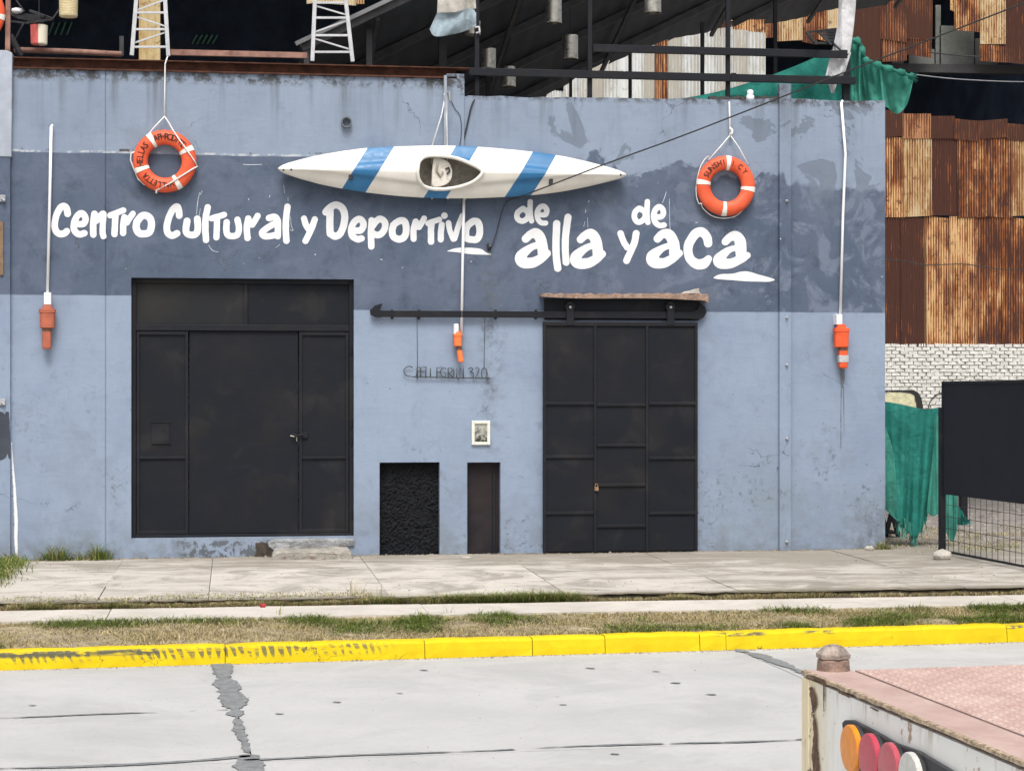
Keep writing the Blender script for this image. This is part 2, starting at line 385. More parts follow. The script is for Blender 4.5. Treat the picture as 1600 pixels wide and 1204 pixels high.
# ------------------------------------------------------------------ mesh helpers
class MB:
    def __init__(s): s.v = []; s.f = []; s.mi = []
    def add(s, verts, faces, mi=0):
        k = len(s.v)
        s.v += [tuple(map(float, q)) for q in verts]
        s.f += [tuple(i + k for i in f) for f in faces]
        s.mi += [mi] * len(faces)
        return s
    def box(s, a, b, mi=0):
        (x0, y0, z0), (x1, y1, z1) = a, b
        x0, x1 = min(x0, x1), max(x0, x1); y0, y1 = min(y0, y1), max(y0, y1); z0, z1 = min(z0, z1), max(z0, z1)
        return s.add([(x0, y0, z0), (x1, y0, z0), (x1, y1, z0), (x0, y1, z0), (x0, y0, z1), (x1, y0, z1), (x1, y1, z1), (x0, y1, z1)],
                     [(0, 3, 2, 1), (4, 5, 6, 7), (0, 1, 5, 4), (1, 2, 6, 5), (2, 3, 7, 6), (3, 0, 4, 7)], mi)
    def bar(s, a, b, wd, ht=None, up=(0, 0, 1), mi=0):      # square bar between two points
        a = np.array(a, float); b = np.array(b, float); ht = ht or wd
        d = b - a; d /= np.linalg.norm(d); up = np.array(up, float)
        if abs(np.dot(up, d)) > .95: up = np.array((0, 1.0, 0))
        r = np.cross(d, up); r /= np.linalg.norm(r); q = np.cross(r, d)
        r = r * wd / 2; q = q * ht / 2
        vs_ = [a - r - q, a + r - q, a + r + q, a - r + q, b - r - q, b + r - q, b + r + q, b - r + q]
        return s.add(vs_, [(0, 3, 2, 1), (4, 5, 6, 7), (0, 1, 5, 4), (1, 2, 6, 5), (2, 3, 7, 6), (3, 0, 4, 7)], mi)
    def tube(s, pts, r, n=8, closed=False, mi=0):
        pts = [np.array(p, float) for p in pts]; m = len(pts)
        rs = r if isinstance(r, (list, tuple)) else [r] * m
        vs_ = []; prev = None
        for i, p in enumerate(pts):
            a = pts[(i - 1) % m] if (closed or i) else p
            b = pts[(i + 1) % m] if (closed or i < m - 1) else p
            d = b - a; d = d / (np.linalg.norm(d) + 1e-9)
            if prev is None:
                h = np.array((0, 0, 1.0)) if abs(d[2]) < .9 else np.array((0, 1.0, 0))
                r1 = np.cross(d, h)
            else:
                r1 = prev - d * np.dot(prev, d)
            r1 /= np.linalg.norm(r1) + 1e-9; prev = r1; r2 = np.cross(d, r1)
            for k in range(n):
                an = 2 * math.pi * k / n
                vs_.append(p + (r1 * math.cos(an) + r2 * math.sin(an)) * rs[i])
        fs = []
        for i in range(m if closed else m - 1):
            j = (i + 1) % m
            for k in range(n):
                l = (k + 1) % n
                fs.append((i * n + k, i * n + l, j * n + l, j * n + k))
        if not closed:
            fs.append(tuple(range(n))[::-1]); fs.append(tuple((m - 1) * n + k for k in range(n)))
        return s.add(vs_, fs, mi)
    def lathe(s, base, axis, prof, n=20, mi=0, cap=True):   # prof: (distance along axis, radius)
        base = np.array(base, float); ax = np.array(axis, float); ax /= np.linalg.norm(ax)
        h = np.array((0, 0, 1.0)) if abs(ax[2]) < .9 else np.array((1.0, 0, 0))
        r1 = np.cross(ax, h); r1 /= np.linalg.norm(r1); r2 = np.cross(ax, r1)
        vs_ = []; fs = []
        for (d, r) in prof:
            for k in range(n):
                an = 2 * math.pi * k / n
                vs_.append(base + ax * d + (r1 * math.cos(an) + r2 * math.sin(an)) * r)
        for i in range(len(prof) - 1):
            for k in range(n):
                l = (k + 1) % n
                fs.append((i * n + k, i * n + l, (i + 1) * n + l, (i + 1) * n + k))
        if cap:
            fs.append(tuple(range(n))[::-1]); fs.append(tuple((len(prof) - 1) * n + k for k in range(n)))
        return s.add(vs_, fs, mi)
    def prism(s, poly, vec, mi=0):
        m = len(poly); poly = [np.array(p, float) for p in poly]; vec = np.array(vec, float)
        vs_ = poly + [p + vec for p in poly]
        fs = [tuple(range(m)), tuple(range(2 * m - 1, m - 1, -1))]
        fs += [(i, i + m, (i + 1) % m + m, (i + 1) % m) for i in range(m)]
        return s.add(vs_, fs, mi)
    def grid(s, fn, nu, nv, mi=0):
        vs_ = [fn(i / nu, j / nv) for j in range(nv + 1) for i in range(nu + 1)]
        fs = [(j * (nu + 1) + i, j * (nu + 1) + i + 1, (j + 1) * (nu + 1) + i + 1, (j + 1) * (nu + 1) + i) for j in range(nv) for i in range(nu)]
        return s.add(vs_, fs, mi)
    def build(s, name, mat, parent=None, bevel=0, smooth=False, origin=None, fix=True, subsurf=0, solid=0):
        v = np.array(s.v)
        if parent is not None: o0 = np.array(WORLD[parent.name])
        elif origin is not None: o0 = np.array(origin, float)
        else: o0 = np.array(((v[:, 0].min() + v[:, 0].max()) / 2, (v[:, 1].min() + v[:, 1].max()) / 2, v[:, 2].min()))
        me = bpy.data.meshes.new(name)
        me.from_pydata((v - o0).tolist(), [], s.f)
        mats = mat if isinstance(mat, (list, tuple)) else [mat]
        for q in mats: me.materials.append(q)
        if len(mats) > 1: me.polygons.foreach_set('material_index', s.mi)
        if fix:
            bm = bmesh.new(); bm.from_mesh(me); bmesh.ops.recalc_face_normals(bm, faces=bm.faces); bm.to_mesh(me); bm.free()
        if smooth: me.polygons.foreach_set('use_smooth', [True] * len(me.polygons))
        me.update()
        ob = bpy.data.objects.new(name, me)
        COL.objects.link(ob)
        if parent is not None: ob.parent = parent
        else: ob.location = o0
        WORLD[ob.name] = tuple(o0)
        if solid:
            md = ob.modifiers.new('solid', 'SOLIDIFY'); md.thickness = solid; md.offset = 0
        if subsurf:
            md = ob.modifiers.new('sub', 'SUBSURF'); md.levels = subsurf; md.render_levels = subsurf
        if bevel:
            md = ob.modifiers.new('bevel', 'BEVEL'); md.width = bevel; md.segments = 2; md.limit_method = 'ANGLE'; md.angle_limit = math.radians(40)
        return ob
WORLD = {}

def tag(o, label=None, cat=None, group=None, kind=None):
    if label: o['label'] = label
    if cat: o['category'] = cat
    if group: o['group'] = group
    if kind: o['kind'] = kind
    return o

def thing(name, loc, label, cat, group=None):
    o = bpy.data.objects.new(name, None)
    o.empty_display_size = .2
    COL.objects.link(o)
    o.location = tuple(map(float, loc))
    WORLD[o.name] = tuple(map(float, loc))
    return tag(o, label, cat, group)

def catmull(pts, k=8):
    pts = [np.array(p, float) for p in pts]
    if len(pts) < 3:
        return [pts[0] + (pts[-1] - pts[0]) * i / k for i in range(k + 1)]
    q = [2 * pts[0] - pts[1]] + pts + [2 * pts[-1] - pts[-2]]
    out = []
    for i in range(1, len(q) - 2):
        for j in range(k):
            t = j / k
            out.append(.5 * (2 * q[i] + (q[i + 1] - q[i - 1]) * t + (2 * q[i - 1] - 5 * q[i] + 4 * q[i + 1] - q[i + 2]) * t * t
                             + (3 * q[i] - q[i - 1] - 3 * q[i + 1] + q[i + 2]) * t ** 3))
    out.append(q[-2])
    return out

def sdf_patch(strokes, step, to_world, noise=0.0, seed=0):
    """union of brush strokes [(x, y, r), ...] outlined by marching squares -> MB of one flat sheet"""
    ps = []
    for st in strokes:
        c = catmull(st, 7) if len(st) > 1 else [np.array(st[0], float)]
        ps.append(np.array(c))
    al = np.concatenate(ps)
    m = al[:, 2].max() + step * 2
    x0, y0 = al[:, 0].min() - m, al[:, 1].min() - m
    nx = int((al[:, 0].max() + m - x0) / step) + 2; ny = int((al[:, 1].max() + m - y0) / step) + 2
    gx, gy = np.meshgrid(x0 + np.arange(nx) * step, y0 + np.arange(ny) * step)
    D = np.full(gx.shape, 1e9)
    for p in ps:
        if len(p) == 1:
            D = np.minimum(D, np.hypot(gx - p[0, 0], gy - p[0, 1]) - p[0, 2]); continue
        for a, b in zip(p[:-1], p[1:]):
            dx, dy = b[0] - a[0], b[1] - a[1]; L = dx * dx + dy * dy + 1e-9
            t = np.clip(((gx - a[0]) * dx + (gy - a[1]) * dy) / L, 0, 1)
            D = np.minimum(D, np.hypot(gx - a[0] - t * dx, gy - a[1] - t * dy) - (a[2] + t * (b[2] - a[2])))
    if noise:
        r_ = np.random.default_rng(seed)
        N = np.zeros_like(D)
        for sc_, am in ((6, 1), (3, .6), (1.5, .4)):
            k = max(1, int(sc_))
            base = r_.standard_normal((ny // k + 3, nx // k + 3))
            iy = np.arange(ny) / k; ix = np.arange(nx) / k
            fy = (iy % 1)[:, None]; fx = (ix % 1)[None, :]
            a = base[np.ix_(iy.astype(int), ix.astype(int))]; b = base[np.ix_(iy.astype(int), ix.astype(int) + 1)]
            c = base[np.ix_(iy.astype(int) + 1, ix.astype(int))]; d = base[np.ix_(iy.astype(int) + 1, ix.astype(int) + 1)]
            N += am * ((a * (1 - fx) + b * fx) * (1 - fy) + (c * (1 - fx) + d * fx) * fy)
        D = D + N * noise
    verts = []; vid = {}; faces = []
    def gv(i, j):
        k = (i, j)
        if k not in vid: vid[k] = len(verts); verts.append((x0 + i * step, y0 + j * step))
        return vid[k]
    def ev(i, j, i2, j2):
        k = (i, j, i2, j2) if (i, j) < (i2, j2) else (i2, j2, i, j)
        if k not in vid:
            a = D[j, i]; b = D[j2, i2]; t = a / (a - b)
            vid[k] = len(verts); verts.append((x0 + (i + (i2 - i) * t) * step, y0 + (j + (j2 - j) * t) * step))
        return vid[k]
    cand = (np.minimum(np.minimum(D[:-1, :-1], D[1:, :-1]), np.minimum(D[:-1, 1:], D[1:, 1:])) < 0)
    for j, i in zip(*np.nonzero(cand)):
        c = [(i, j), (i + 1, j), (i + 1, j + 1), (i, j + 1)]
        poly = []
        for k in range(4):
            a = c[k]; b = c[(k + 1) % 4]; da = D[a[1], a[0]] < 0; db = D[b[1], b[0]] < 0
            if da: poly.append(gv(*a))
            if da != db: poly.append(ev(*a, *b))
        if len(poly) >= 3: faces.append(tuple(poly))
    mb = MB()
    mb.add([to_world(x, y) for x, y in verts], faces)
    return mb

# ================================================================== ground, road, pavement
ZR, ZK, ZV, ZS = -.28, -.14, -.10, -.055
g = MB(); g.add([(-260, -200, -.42), (260, -200, -.42), (260, 320, -.42), (-260, 320, -.42)], [(0, 1, 2, 3)])
tag(g.build('ground', M_GRAVEL), kind='structure')
g = MB(); g.add([(-70, .30, -.012), (120, .30, -.012), (120, 120, -.012), (-70, 120, -.012)], [(0, 1, 2, 3)])
g.add([(X_(1383), -2.2, -.0125), (60, -2.2, -.0125), (60, .30, -.0125), (X_(1383), .30, -.0125)], [(0, 1, 2, 3)])
tag(g.build('yard', M_GRAVEL), kind='structure')

# kerb line
K0, K1 = G(0, 1047, ZR)[:2], G(1600, 1002, ZR)[:2]
KD = (K1 - K0) / np.linalg.norm(K1 - K0)            # along the street
KN = np.array((KD[1], -KD[0]))                      # towards the camera
def K(s, n, z): q = K0 + KD * s + KN * n; return (q[0], q[1], z)
KL = float(np.dot(K1 - K0, KD))
def k_of(p): d = np.array(p[:2]) - K0; return float(d @ KD), float(d @ KN)

# road slabs (joint positions read from the photograph)
s_a = k_of(G(345, 1036, ZR))[0]; s_b = k_of(G(1150, 1014, ZR))[0]
n_1 = k_of(G(700, 1178, ZR))[1]
step_s = s_b - s_a
road = tag(thing('road', K(KL / 2, 3, ZR), None, None), kind='structure')
MBr = MB(); MBr.add([K(-60, .02, ZR - .03), K(80, .02, ZR - .03), K(80, 40, ZR - .03), K(-60, 40, ZR - .03)], [(0, 1, 2, 3)])
MBr.build('joint_filler', M_TAR, road)
rows = [0.0, n_1, n_1 * 2, n_1 * 3, n_1 * 4]
for r_i in range(4):
    for c_i in range(-5, 9):
        a = s_a + c_i * step_s + .005; b = a + step_s - .010
        n0, n1 = rows[r_i] + (.003 if r_i == 0 else .005), rows[r_i + 1] - .005
        m = MB(); zz = ZR + random.uniform(-.0006, .0006)
        m.prism([K(a, n0, zz), K(b, n0, zz), K(b, n1, zz), K(a, n1, zz)], (0, 0, -.1))
        m.build('road_slab', M_ROAD, road)
def road_patch(strokes, name='tar_seal', noise=.010, step=.028, seed=1, z=ZR + .006):
    m = sdf_patch(strokes, step, lambda a, b: K(a, b, z), noise, seed)
    m.build(name, M_TAR, road, fix=True)
def kk(u, v): return k_of(G(u, v, ZR))
def kst(pix): return [(*kk(u, v), r) for (u, v, r) in pix]
road_patch([kst([(346, 1038, .06), (352, 1062, .075), (362, 1086, .08), (366, 1104, .06), (373, 1135, .028), (382, 1162, .02), (388, 1185, .05), (392, 1204, .075), (405, 1260, .06)])], noise=.020, seed=3)
road_patch([kst([(1150, 1014, .03), (1185, 1024, .055), (1220, 1037, .05), (1250, 1050, .04), (1330, 1085, .05), (1420, 1120, .04)])], noise=.020, seed=4)
road_patch([kst([(-60, 1124, .012), (60, 1120, .018), (150, 1116, .016), (246, 1113, .008)])], noise=.006, seed=5)
road_patch([kst([(282, 1111, .006), (320, 1111, .012), (358, 1109, .010)])], noise=.004, seed=6)
road_patch([kst([(-60, 1203, .012), (150, 1197, .02), (290, 1190, .018), (385, 1182, .030)])], noise=.006, seed=7)
road_patch([kst([(385, 1188, .02), (560, 1180, .016), (760, 1173, .018), (900, 1166, .016), (1040, 1162, .018), (1200, 1158, .011), (1330, 1150, .012)])], noise=.006, seed=8)
road_patch([kst([(980, 1077, .004), (1000, 1076.5, .008), (1012, 1077, .003)])], noise=.003, seed=9)
road_patch([kst([(1024, 1076, .004), (1040, 1075, .009)])], noise=.003, seed=10)
road_patch([kst([(1100, 1072, .004), (1130, 1071, .007), (1160, 1069, .008), (1200, 1068, .003)])], noise=.003, seed=11)
for i, (u, v) in enumerate(((922, 1044), (1025, 1049), (1055, 1067), (436, 1115), (622, 1083), (663, 1047), (960, 1178), (525, 1097), (880, 1101), (872, 1089), (50, 1102), (1110, 1085))):
    road_patch([kst([(u - 4, v, .012), (u + 4, v + .4, .016)])], 'tar_spot', noise=.006, step=.02, seed=40 + i)

# kerb: separate castings, painted yellow
def kerb_material():
    t = NT('yellow_kerb_paint'); p = t.pos()
    s_ = t.n('ShaderNodeVectorMath'); s_.operation = 'DOT_PRODUCT'; t.set(s_.inputs[0], p); s_.inputs[1].default_value = (*KD, 0)
    sv = s_.outputs['Value']; s0 = float(K0 @ KD)
    x, y, z = t.sep(p)
    base = t.mix(t.mr(t.noise(6, 5, .6), .3, .7), (.63, .455, .003), (.71, .53, .005))
    base = t.mix(t.mr(t.noise(40, 3, .6), .6, .75, 0, .3), base, (.52, .34, .006))
    cv = NT.voro(t, 2.2, vec=t.vadd(p, t.vmul(t.noise(6, 3, .6, color=True), (.3, .3, .3))), feat='DISTANCE_TO_EDGE')
    base = t.mix(t.ma('MULTIPLY', t.mr(cv, 0, .008, 1, 0), t.mr(t.noise(3, 2), .52, .6)), base, (.16, .12, .02))
    # tyre scrapes: dark rubber where wheels rubbed, on the upper part of the face
    def span(a, b, e=.25):
        return t.ma('MULTIPLY', t.mr(sv, s0 + a - e, s0 + a), t.mr(sv, s0 + b, s0 + b + e, 1, 0))
    ss = lambda u, v: k_of(G(u, v, ZR + .08))[0]
    hz = t.mr(z, ZR + .075, ZR + .105)
    hz2 = t.ma('MULTIPLY', t.mr(z, ZR + .03, ZR + .07), t.mr(z, ZK - .004, ZK - .016))
    svd = t.ma('ADD', t.ma('ADD', sv, t.ma('MULTIPLY', z, .35)), t.ma('MULTIPLY', t.noise(2.4, 2), .16))
    cb = t.ma('SINE', t.ma('MULTIPLY', svd, 2 * math.pi / .062))
    fade = t.mr(t.ma('ADD', z, t.ma('MULTIPLY_ADD', t.noise(9, 3), .09, -.045)), ZR + .04, ZR + .12)
    comb = t.mr(t.ma('ADD', cb, t.ma('MULTIPLY', fade, 1.1)), .35, .9)
    nz = t.noise(1, 5, .7, vec=t.vmul(p, (5, 5, 24)))
    zone1 = t.ma('ADD', span(ss(-40, 1030), ss(125, 1025)), span(ss(165, 1020), ss(235, 1018), .1), clamp=True)
    zone2 = t.ma('ADD', span(ss(240, 1018), ss(560, 1012), .35), span(ss(20, 1030), ss(130, 1025), .1), clamp=True)
    m1 = t.ma('MULTIPLY', t.ma('MULTIPLY', zone1, t.ma('MULTIPLY', hz, t.mr(z, ZK - .002, ZK - .02))), t.mr(nz, .36, .5))
    m2 = t.ma('MULTIPLY', t.ma('MULTIPLY', zone2, hz2), t.ma('MULTIPLY', comb, t.mr(nz, .40, .56, 0, .85)))
    zone3 = t.ma('ADD', span(ss(1105, 988), ss(1155, 986), .1), t.ma('ADD', span(ss(1240, 985), ss(1290, 984), .1), span(ss(1545, 980), ss(1570, 980), .06)), clamp=True)
    m3 = t.ma('MULTIPLY', t.ma('MULTIPLY', zone3, t.ma('MULTIPLY', t.mr(z, ZR + .10, ZR + .115), t.mr(z, ZK - .002, ZK - .01))), t.mr(nz, .44, .54))
    mk = t.ma('ADD', m1, t.ma('ADD', m2, m3), clamp=True)
    c = t.mix(t.ma('MULTIPLY', mk, .92), base, (.06, .072, .07))
    return t.bsdf(c, .75, 0, t.bump(t.noise(18, 4, .6), .3, .008), .3)
M_KERB = kerb_material()
kerb = tag(thing('kerb', K(KL / 2, -.07, ZR), None, None), kind='structure')
cuts = sorted([k_of(G(u, 1020, ZR))[0] for u in (346, 655, 827, 945, 1102, 1146)])
cuts = [cuts[0] - 2.0 * i for i in range(12, 0, -1)] + cuts + [cuts[-1] + 2.4 * i for i in range(1, 20)]
for a, b in zip(cuts[:-1], cuts[1:]):
    m = MB(); n = max(2, int((b - a) / .12)); prof = [(0.0, ZR - .05), (0.0, ZR), (-.002, ZR + .06), (-.008, ZK - .022), (-.018, ZK - .006), (-.034, ZK), (-.15, ZK - .001), (-.15, ZR - .05)]
    vs_ = []; fs = []
    for i in range(n + 1):
        s_ = a + .003 + (b - a - .006) * i / n
        j1, j2 = random.uniform(-.004, .004), random.uniform(-.004, .004)
        if i in (0, n): j1, j2 = j1 - .006, j2 - .006
        for q, (nn, z) in enumerate(prof):
            e = 1 if 2 <= q <= 6 else 0
            vs_.append(K(s_, nn + j1 * e, z + j2 * e))
    L = len(prof)
    for i in range(n):
        for q in range(L - 1): fs.append((i * L + q, (i + 1) * L + q, (i + 1) * L + q + 1, i * L + q + 1))
    fs += [tuple(range(L)), tuple(n * L + q for q in range(L))[::-1]]
    m.add(vs_, fs); m.build('kerb_stone', M_KERB, kerb, smooth=False)

# verge, strip, ditch, pavement; y of their edges (parallel to the facade)
Y_PAVE = float(G(800, 928, 0)[1]); Y_SB = float(G(800, 941, ZS)[1]); Y_SF = float(G(800, 957, ZS)[1])
XL, XR = -14.0, 26.0
def kerb_back_y(x):
    p = K0 - KN * .15; t = (x - p[0]) / KD[0]; return float(p[1] + KD[1] * t)
def uneven(name, x0, x1, ya, yb, za, zb, mat, amp, nx=160, ny=10, seed=0):
    r_ = np.random.default_rng(seed); N = r_.standard_normal((ny + 1, nx + 1))
    N = (N + np.roll(N, 1, 0) + np.roll(N, 1, 1) + np.roll(N, -1, 1)) / 2.2
    m = MB(); vs_ = []
    for j in range(ny + 1):
        for i in range(nx + 1):
            x = x0 + (x1 - x0) * i / nx
            A = ya(x) if callable(ya) else ya; B = yb(x) if callable(yb) else yb
            k = j / ny
            vs_.append((x, A + (B - A) * k, za + (zb - za) * k + N[j, i] * amp * (0.25 if j in (0, ny) else 1)))
    m.add(vs_, [(j * (nx + 1) + i, j * (nx + 1) + i + 1, (j + 1) * (nx + 1) + i + 1, (j + 1) * (nx + 1) + i) for j in range(ny) for i in range(nx)])
    return m.build(name, mat, smooth=True)
tag(uneven('verge', XL, XR, Y_SF + .02, lambda x: kerb_back_y(x) - .0, ZS - .02, ZK - .008, M_DIRT, .008, 260, 10, 1), kind='structure')
tag(uneven('ditch', XL, XR, Y_PAVE + .14, Y_SB - .02, -.092, ZS - .014, M_SOIL, .014, 260, 6, 2), kind='structure')
strip = tag(thing('path', (4, (Y_SB + Y_SF) / 2, ZS), None, None), kind='structure')
x = XL
while x < XR:
    wd = random.choice((1.9, 2.2, 2.6)); m = MB(); n = 14; vs_ = []
    dz = random.uniform(-.006, .006)
    for i in range(n + 1):
        xx = x + .004 + (wd - .008) * i / n
        e1, e2 = random.uniform(-.02, .015), random.uniform(-.02, .02)
        vs_ += [(xx, Y_SB + e1, ZS - .1), (xx, Y_SB + e1, ZS + dz), (xx, Y_SF + e2, ZS + dz), (xx, Y_SF + e2, ZS - .1)]
    fs = [(i * 4 + q, (i + 1) * 4 + q, (i + 1) * 4 + q + 1, i * 4 + q + 1) for i in range(n) for q in range(3)] + [(0, 1, 2, 3), (n * 4 + 3, n * 4 + 2, n * 4 + 1, n * 4)]
    m.add(vs_, fs); m.build('path_slab', M_STRIP, strip); x += wd

pav = tag(thing('pavement', (4, Y_PAVE / 2, 0), None, None), kind='structure')
m = MB(); m.add([(XL, -.0, -.014), (XR, -.0, -.014), (XR, Y_PAVE + .10, -.014), (XL, Y_PAVE + .10, -.014)], [(0, 1, 2, 3)])
m.build('bedding', M_SOIL, pav)
xs = [G(182, 890)[0], G(331, 885)[0]]
cols = [xs[0] - 3.2, xs[0] - 1.25, xs[0], xs[1]]
cols = [cols[0] - 1.9 * k for k in (4, 3, 2, 1)] + cols
while cols[-1] < XR: cols.append(cols[-1] + random.choice((1.55, 1.8, 2.1)))
rowy = [-.004, Y_PAVE * .36, Y_PAVE * .70, Y_PAVE]
for ci, (a, b) in enumerate(zip(cols[:-1], cols[1:])):
    for ri in range(3):
        m = MB(); n = 16; vs_ = []; dz = random.uniform(-.005, .003); tl = random.uniform(-.005, .005)
        y0, y1 = rowy[ri] - .004, rowy[ri + 1] + .004
        for i in range(n + 1):
            xx = a + .003 + (b - a - .006) * i / n
            e = random.uniform(-.09, .05) if ri == 2 else 0
            zt_ = dz + tl * i / n
            uc = .16 if ri == 2 else 0
            vs_ += [(xx, y0, -.09), (xx, y0, zt_), (xx, y1 + e, zt_), (xx, y1 + e * .9 - .002, -.012), (xx, y1 + uc, -.045), (xx, y1 + uc, -.11)]
        fs = [(i * 6 + q, (i + 1) * 6 + q, (i + 1) * 6 + q + 1, i * 6 + q + 1) for i in range(n) for q in range(5)] + [(0, 1, 2, 3, 4, 5), tuple(n * 6 + q for q in (5, 4, 3, 2, 1, 0))]
        m.add(vs_, fs); m.build('pavement_slab', M_PAVE, pav)

# ================================================================== grass
def grass_material():
    t = NT('grass_blades'); a = t.n('ShaderNodeAttribute'); a.attribute_name = 'tone'
    t.bsdf(a.outputs['Color'], .75, 0, None, .25)
    pb = [k for k in t.t.nodes if k.type == 'BSDF_PRINCIPLED'][0]
    tr = t.n('ShaderNodeBsdfTranslucent'); t.t.links.new(a.outputs['Color'], tr.inputs['Color'])
    mx = t.n('ShaderNodeMixShader'); mx.inputs[0].default_value = .35
    t.t.links.new(pb.outputs[0], mx.inputs[1]); t.t.links.new(tr.outputs[0], mx.inputs[2]); t.t.links.new(mx.outputs[0], t.out.inputs[0])
    return t.m
M_GRASS = grass_material()
GREEN = np.array((.105, .160, .035)); LIME = np.array((.23, .28, .06)); STRAW = np.array((.56, .475, .27)); BROWN = np.array((.33, .26, .15))
def vnoise(x, y, sc_, seed):
    r_ = np.random.default_rng(seed); T = r_.random((64, 64))
    X, Y = x * sc_, y * sc_; i = np.floor(X).astype(int); j = np.floor(Y).astype(int); fx = X - i; fy = Y - j
    fx = fx * fx * (3 - 2 * fx); fy = fy * fy * (3 - 2 * fy)
    a = T[i % 64, j % 64]; b = T[(i + 1) % 64, j % 64]; c = T[i % 64, (j + 1) % 64]; d = T[(i + 1) % 64, (j + 1) % 64]
    return (a * (1 - fx) + b * fx) * (1 - fy) + (c * (1 - fx) + d * fx) * fy
def blades(name, x, y, z, h, wd, green, lean=.8, parent=None):
    """three-vertex-pair blades; green 0..1 per blade (0 straw, 1 green)"""
    n = len(x); an = rng.random(n) * 2 * math.pi; ln = lean * (.4 + rng.random(n)) * h
    dx, dy = np.cos(an), np.sin(an); px, py = -dy * wd / 2, dx * wd / 2
    V = np.zeros((n, 5, 3))
    V[:, 0] = np.stack((x - px, y - py, z - .01), 1); V[:, 1] = np.stack((x + px, y + py, z - .01), 1)
    mx_, my_, mz = x + dx * ln * .35, y + dy * ln * .35, z + h * .6
    V[:, 2] = np.stack((mx_ + px * .7, my_ + py * .7, mz), 1); V[:, 3] = np.stack((mx_ - px * .7, my_ - py * .7, mz), 1)
    V[:, 4] = np.stack((x + dx * ln, y + dy * ln, z + h * (1 - .25 * rng.random(n))), 1)
    base = np.arange(n) * 5
    fs = [f for b in base.tolist() for f in ((b, b + 1, b + 2, b + 3), (b + 3, b + 2, b + 4))]
    k = rng.random(n); dry = np.where(k[:, None] < .35, BROWN, STRAW) * (.7 + .6 * rng.random((n, 1)))
    gr = np.where(rng.random(n)[:, None] < .45, LIME, GREEN) * (.7 + .6 * rng.random((n, 1)))
    pick = rng.random(n) < green
    colr = np.where(pick[:, None], gr, dry)
    me = bpy.data.meshes.new(name)
    vv = V.reshape(-1, 3)
    o0 = np.array(WORLD[parent.name]) if parent else np.array((vv[:, 0].mean(), vv[:, 1].mean(), vv[:, 2].min()))
    me.from_pydata((vv - o0).tolist(), [], fs)
    at = me.attributes.new('tone', 'FLOAT_COLOR', 'POINT')
    cc = np.ones((n, 5, 4), np.float32); cc[:, :, :3] = colr[:, None, :]
    at.data.foreach_set('color', cc.ravel())
    me.materials.append(M_GRASS)
    ob = bpy.data.objects.new(name, me); COL.objects.link(ob)
    if parent: ob.parent = parent
    else: ob.location = o0
    WORLD[ob.name] = tuple(o0)
    return ob
n = 80000
x = rng.uniform(-5.2, 8.6, n); k = rng.random(n)
yb = np.array([kerb_back_y(q) for q in x]); ys = Y_SF
y = ys + (yb - ys) * k
gmask = vnoise(x + 40, y * 2.5 + 40, .9, 5) * .6 + vnoise(x + 40, y + 40, 3.3, 6) * .4
gback = np.clip((.5 - k) * 2, 0, 1)
green = np.clip((gmask - .47) * 4 + gback * .45 - .12, .05, .95)
keep = rng.random(n) < np.clip(.35 + gmask, 0, 1)
hh = (.008 + .020 * rng.random(n)) * (1 + 1.3 * np.clip(green - .35, 0, 1) * (1 + gback))
zz = ZS - .02 + (ZK - .008 - ZS + .02) * k
y += rng.normal(0, .012, n)
x, y, zz, hh, green = x[keep], y[keep], zz[keep], hh[keep], green[keep]
tag(blades('verge_grass', x, y, zz, hh, .0065, green, 2.2), 'short patchy green and straw grass between the narrow path and the yellow kerb', 'grass', kind='stuff')
# ditch grass along the broken pavement edge
n = 60000
x = rng.uniform(-5.2, 8.6, n); k = rng.random(n); y = Y_PAVE + .02 + (Y_SB - Y_PAVE + .02) * k
gm = vnoise(x + 20, y * 0 + 3, .8, 9) * .65 + vnoise(x + 20, y + 20, 3.1, 10) * .35
keep = (rng.random(n) < np.clip((gm - .26) * 3.0, .22, 1))
hh = .03 + .10 * rng.random(n) * np.clip((gm - .2) * 2.2, .25, 1.3)
x, y, hh, gm, k = x[keep], y[keep], hh[keep], gm[keep], k[keep]
tag(blades('ditch_grass', x, y, np.full(len(x), -.085) + .015 * k, hh, .006, np.clip((gm - .34) * 2.4, .12, .8), 1.5), 'straggling grass in the dark gap along the broken pavement edge', 'grass', kind='stuff')
# grass spreading over the pavement edge
n = 5000
x = rng.uniform(-5, 1.2, n); y = Y_PAVE + np.abs(rng.normal(0, .22, n))
keep = (vnoise(x + 30, y, 1.1, 17) > .45)
x, y = x[keep], y[keep]
tag(blades('edge_grass', x, y, np.full(len(x), .0), .008 + .018 * rng.random(len(x)), .006, np.full(len(x), .35), 2.4), 'thin straw coloured grass creeping over the edge of the pavement slabs', 'grass', kind='stuff')
n = 9000
x = rng.uniform(X_(1490), 12, n); y = rng.uniform(-3.2, .6, n)
keep = (vnoise(x + 7, y + 9, .9, 33) > .35) & (y < -.2 + .8 * vnoise(x, y, 2, 3))
x, y = x[keep], y[keep]
tag(blades('yard_grass', x, y, np.full(len(x), -.01), .02 + .05 * rng.random(len(x)), .007, np.full(len(x), .6), .9), 'yellow green grass along the foot of the wire mesh gate', 'grass', kind='stuff')
n = 5200
x = rng.uniform(XE_ := X_(1383), X_(1383) + 3.0, n); y = rng.uniform(-.6, 3.2, n)
keep = vnoise(x + 3, y + 5, 1.6, 51) > .42
x, y = x[keep], y[keep]
tag(blades('dry_grass', x, y, np.full(len(x), -.012), .01 + .03 * rng.random(len(x)), .008, np.full(len(x), .12), 1.4), 'dead grass on the bare ground behind the building corner', 'grass', kind='stuff')
m = MB(); r_ = random.Random(77)
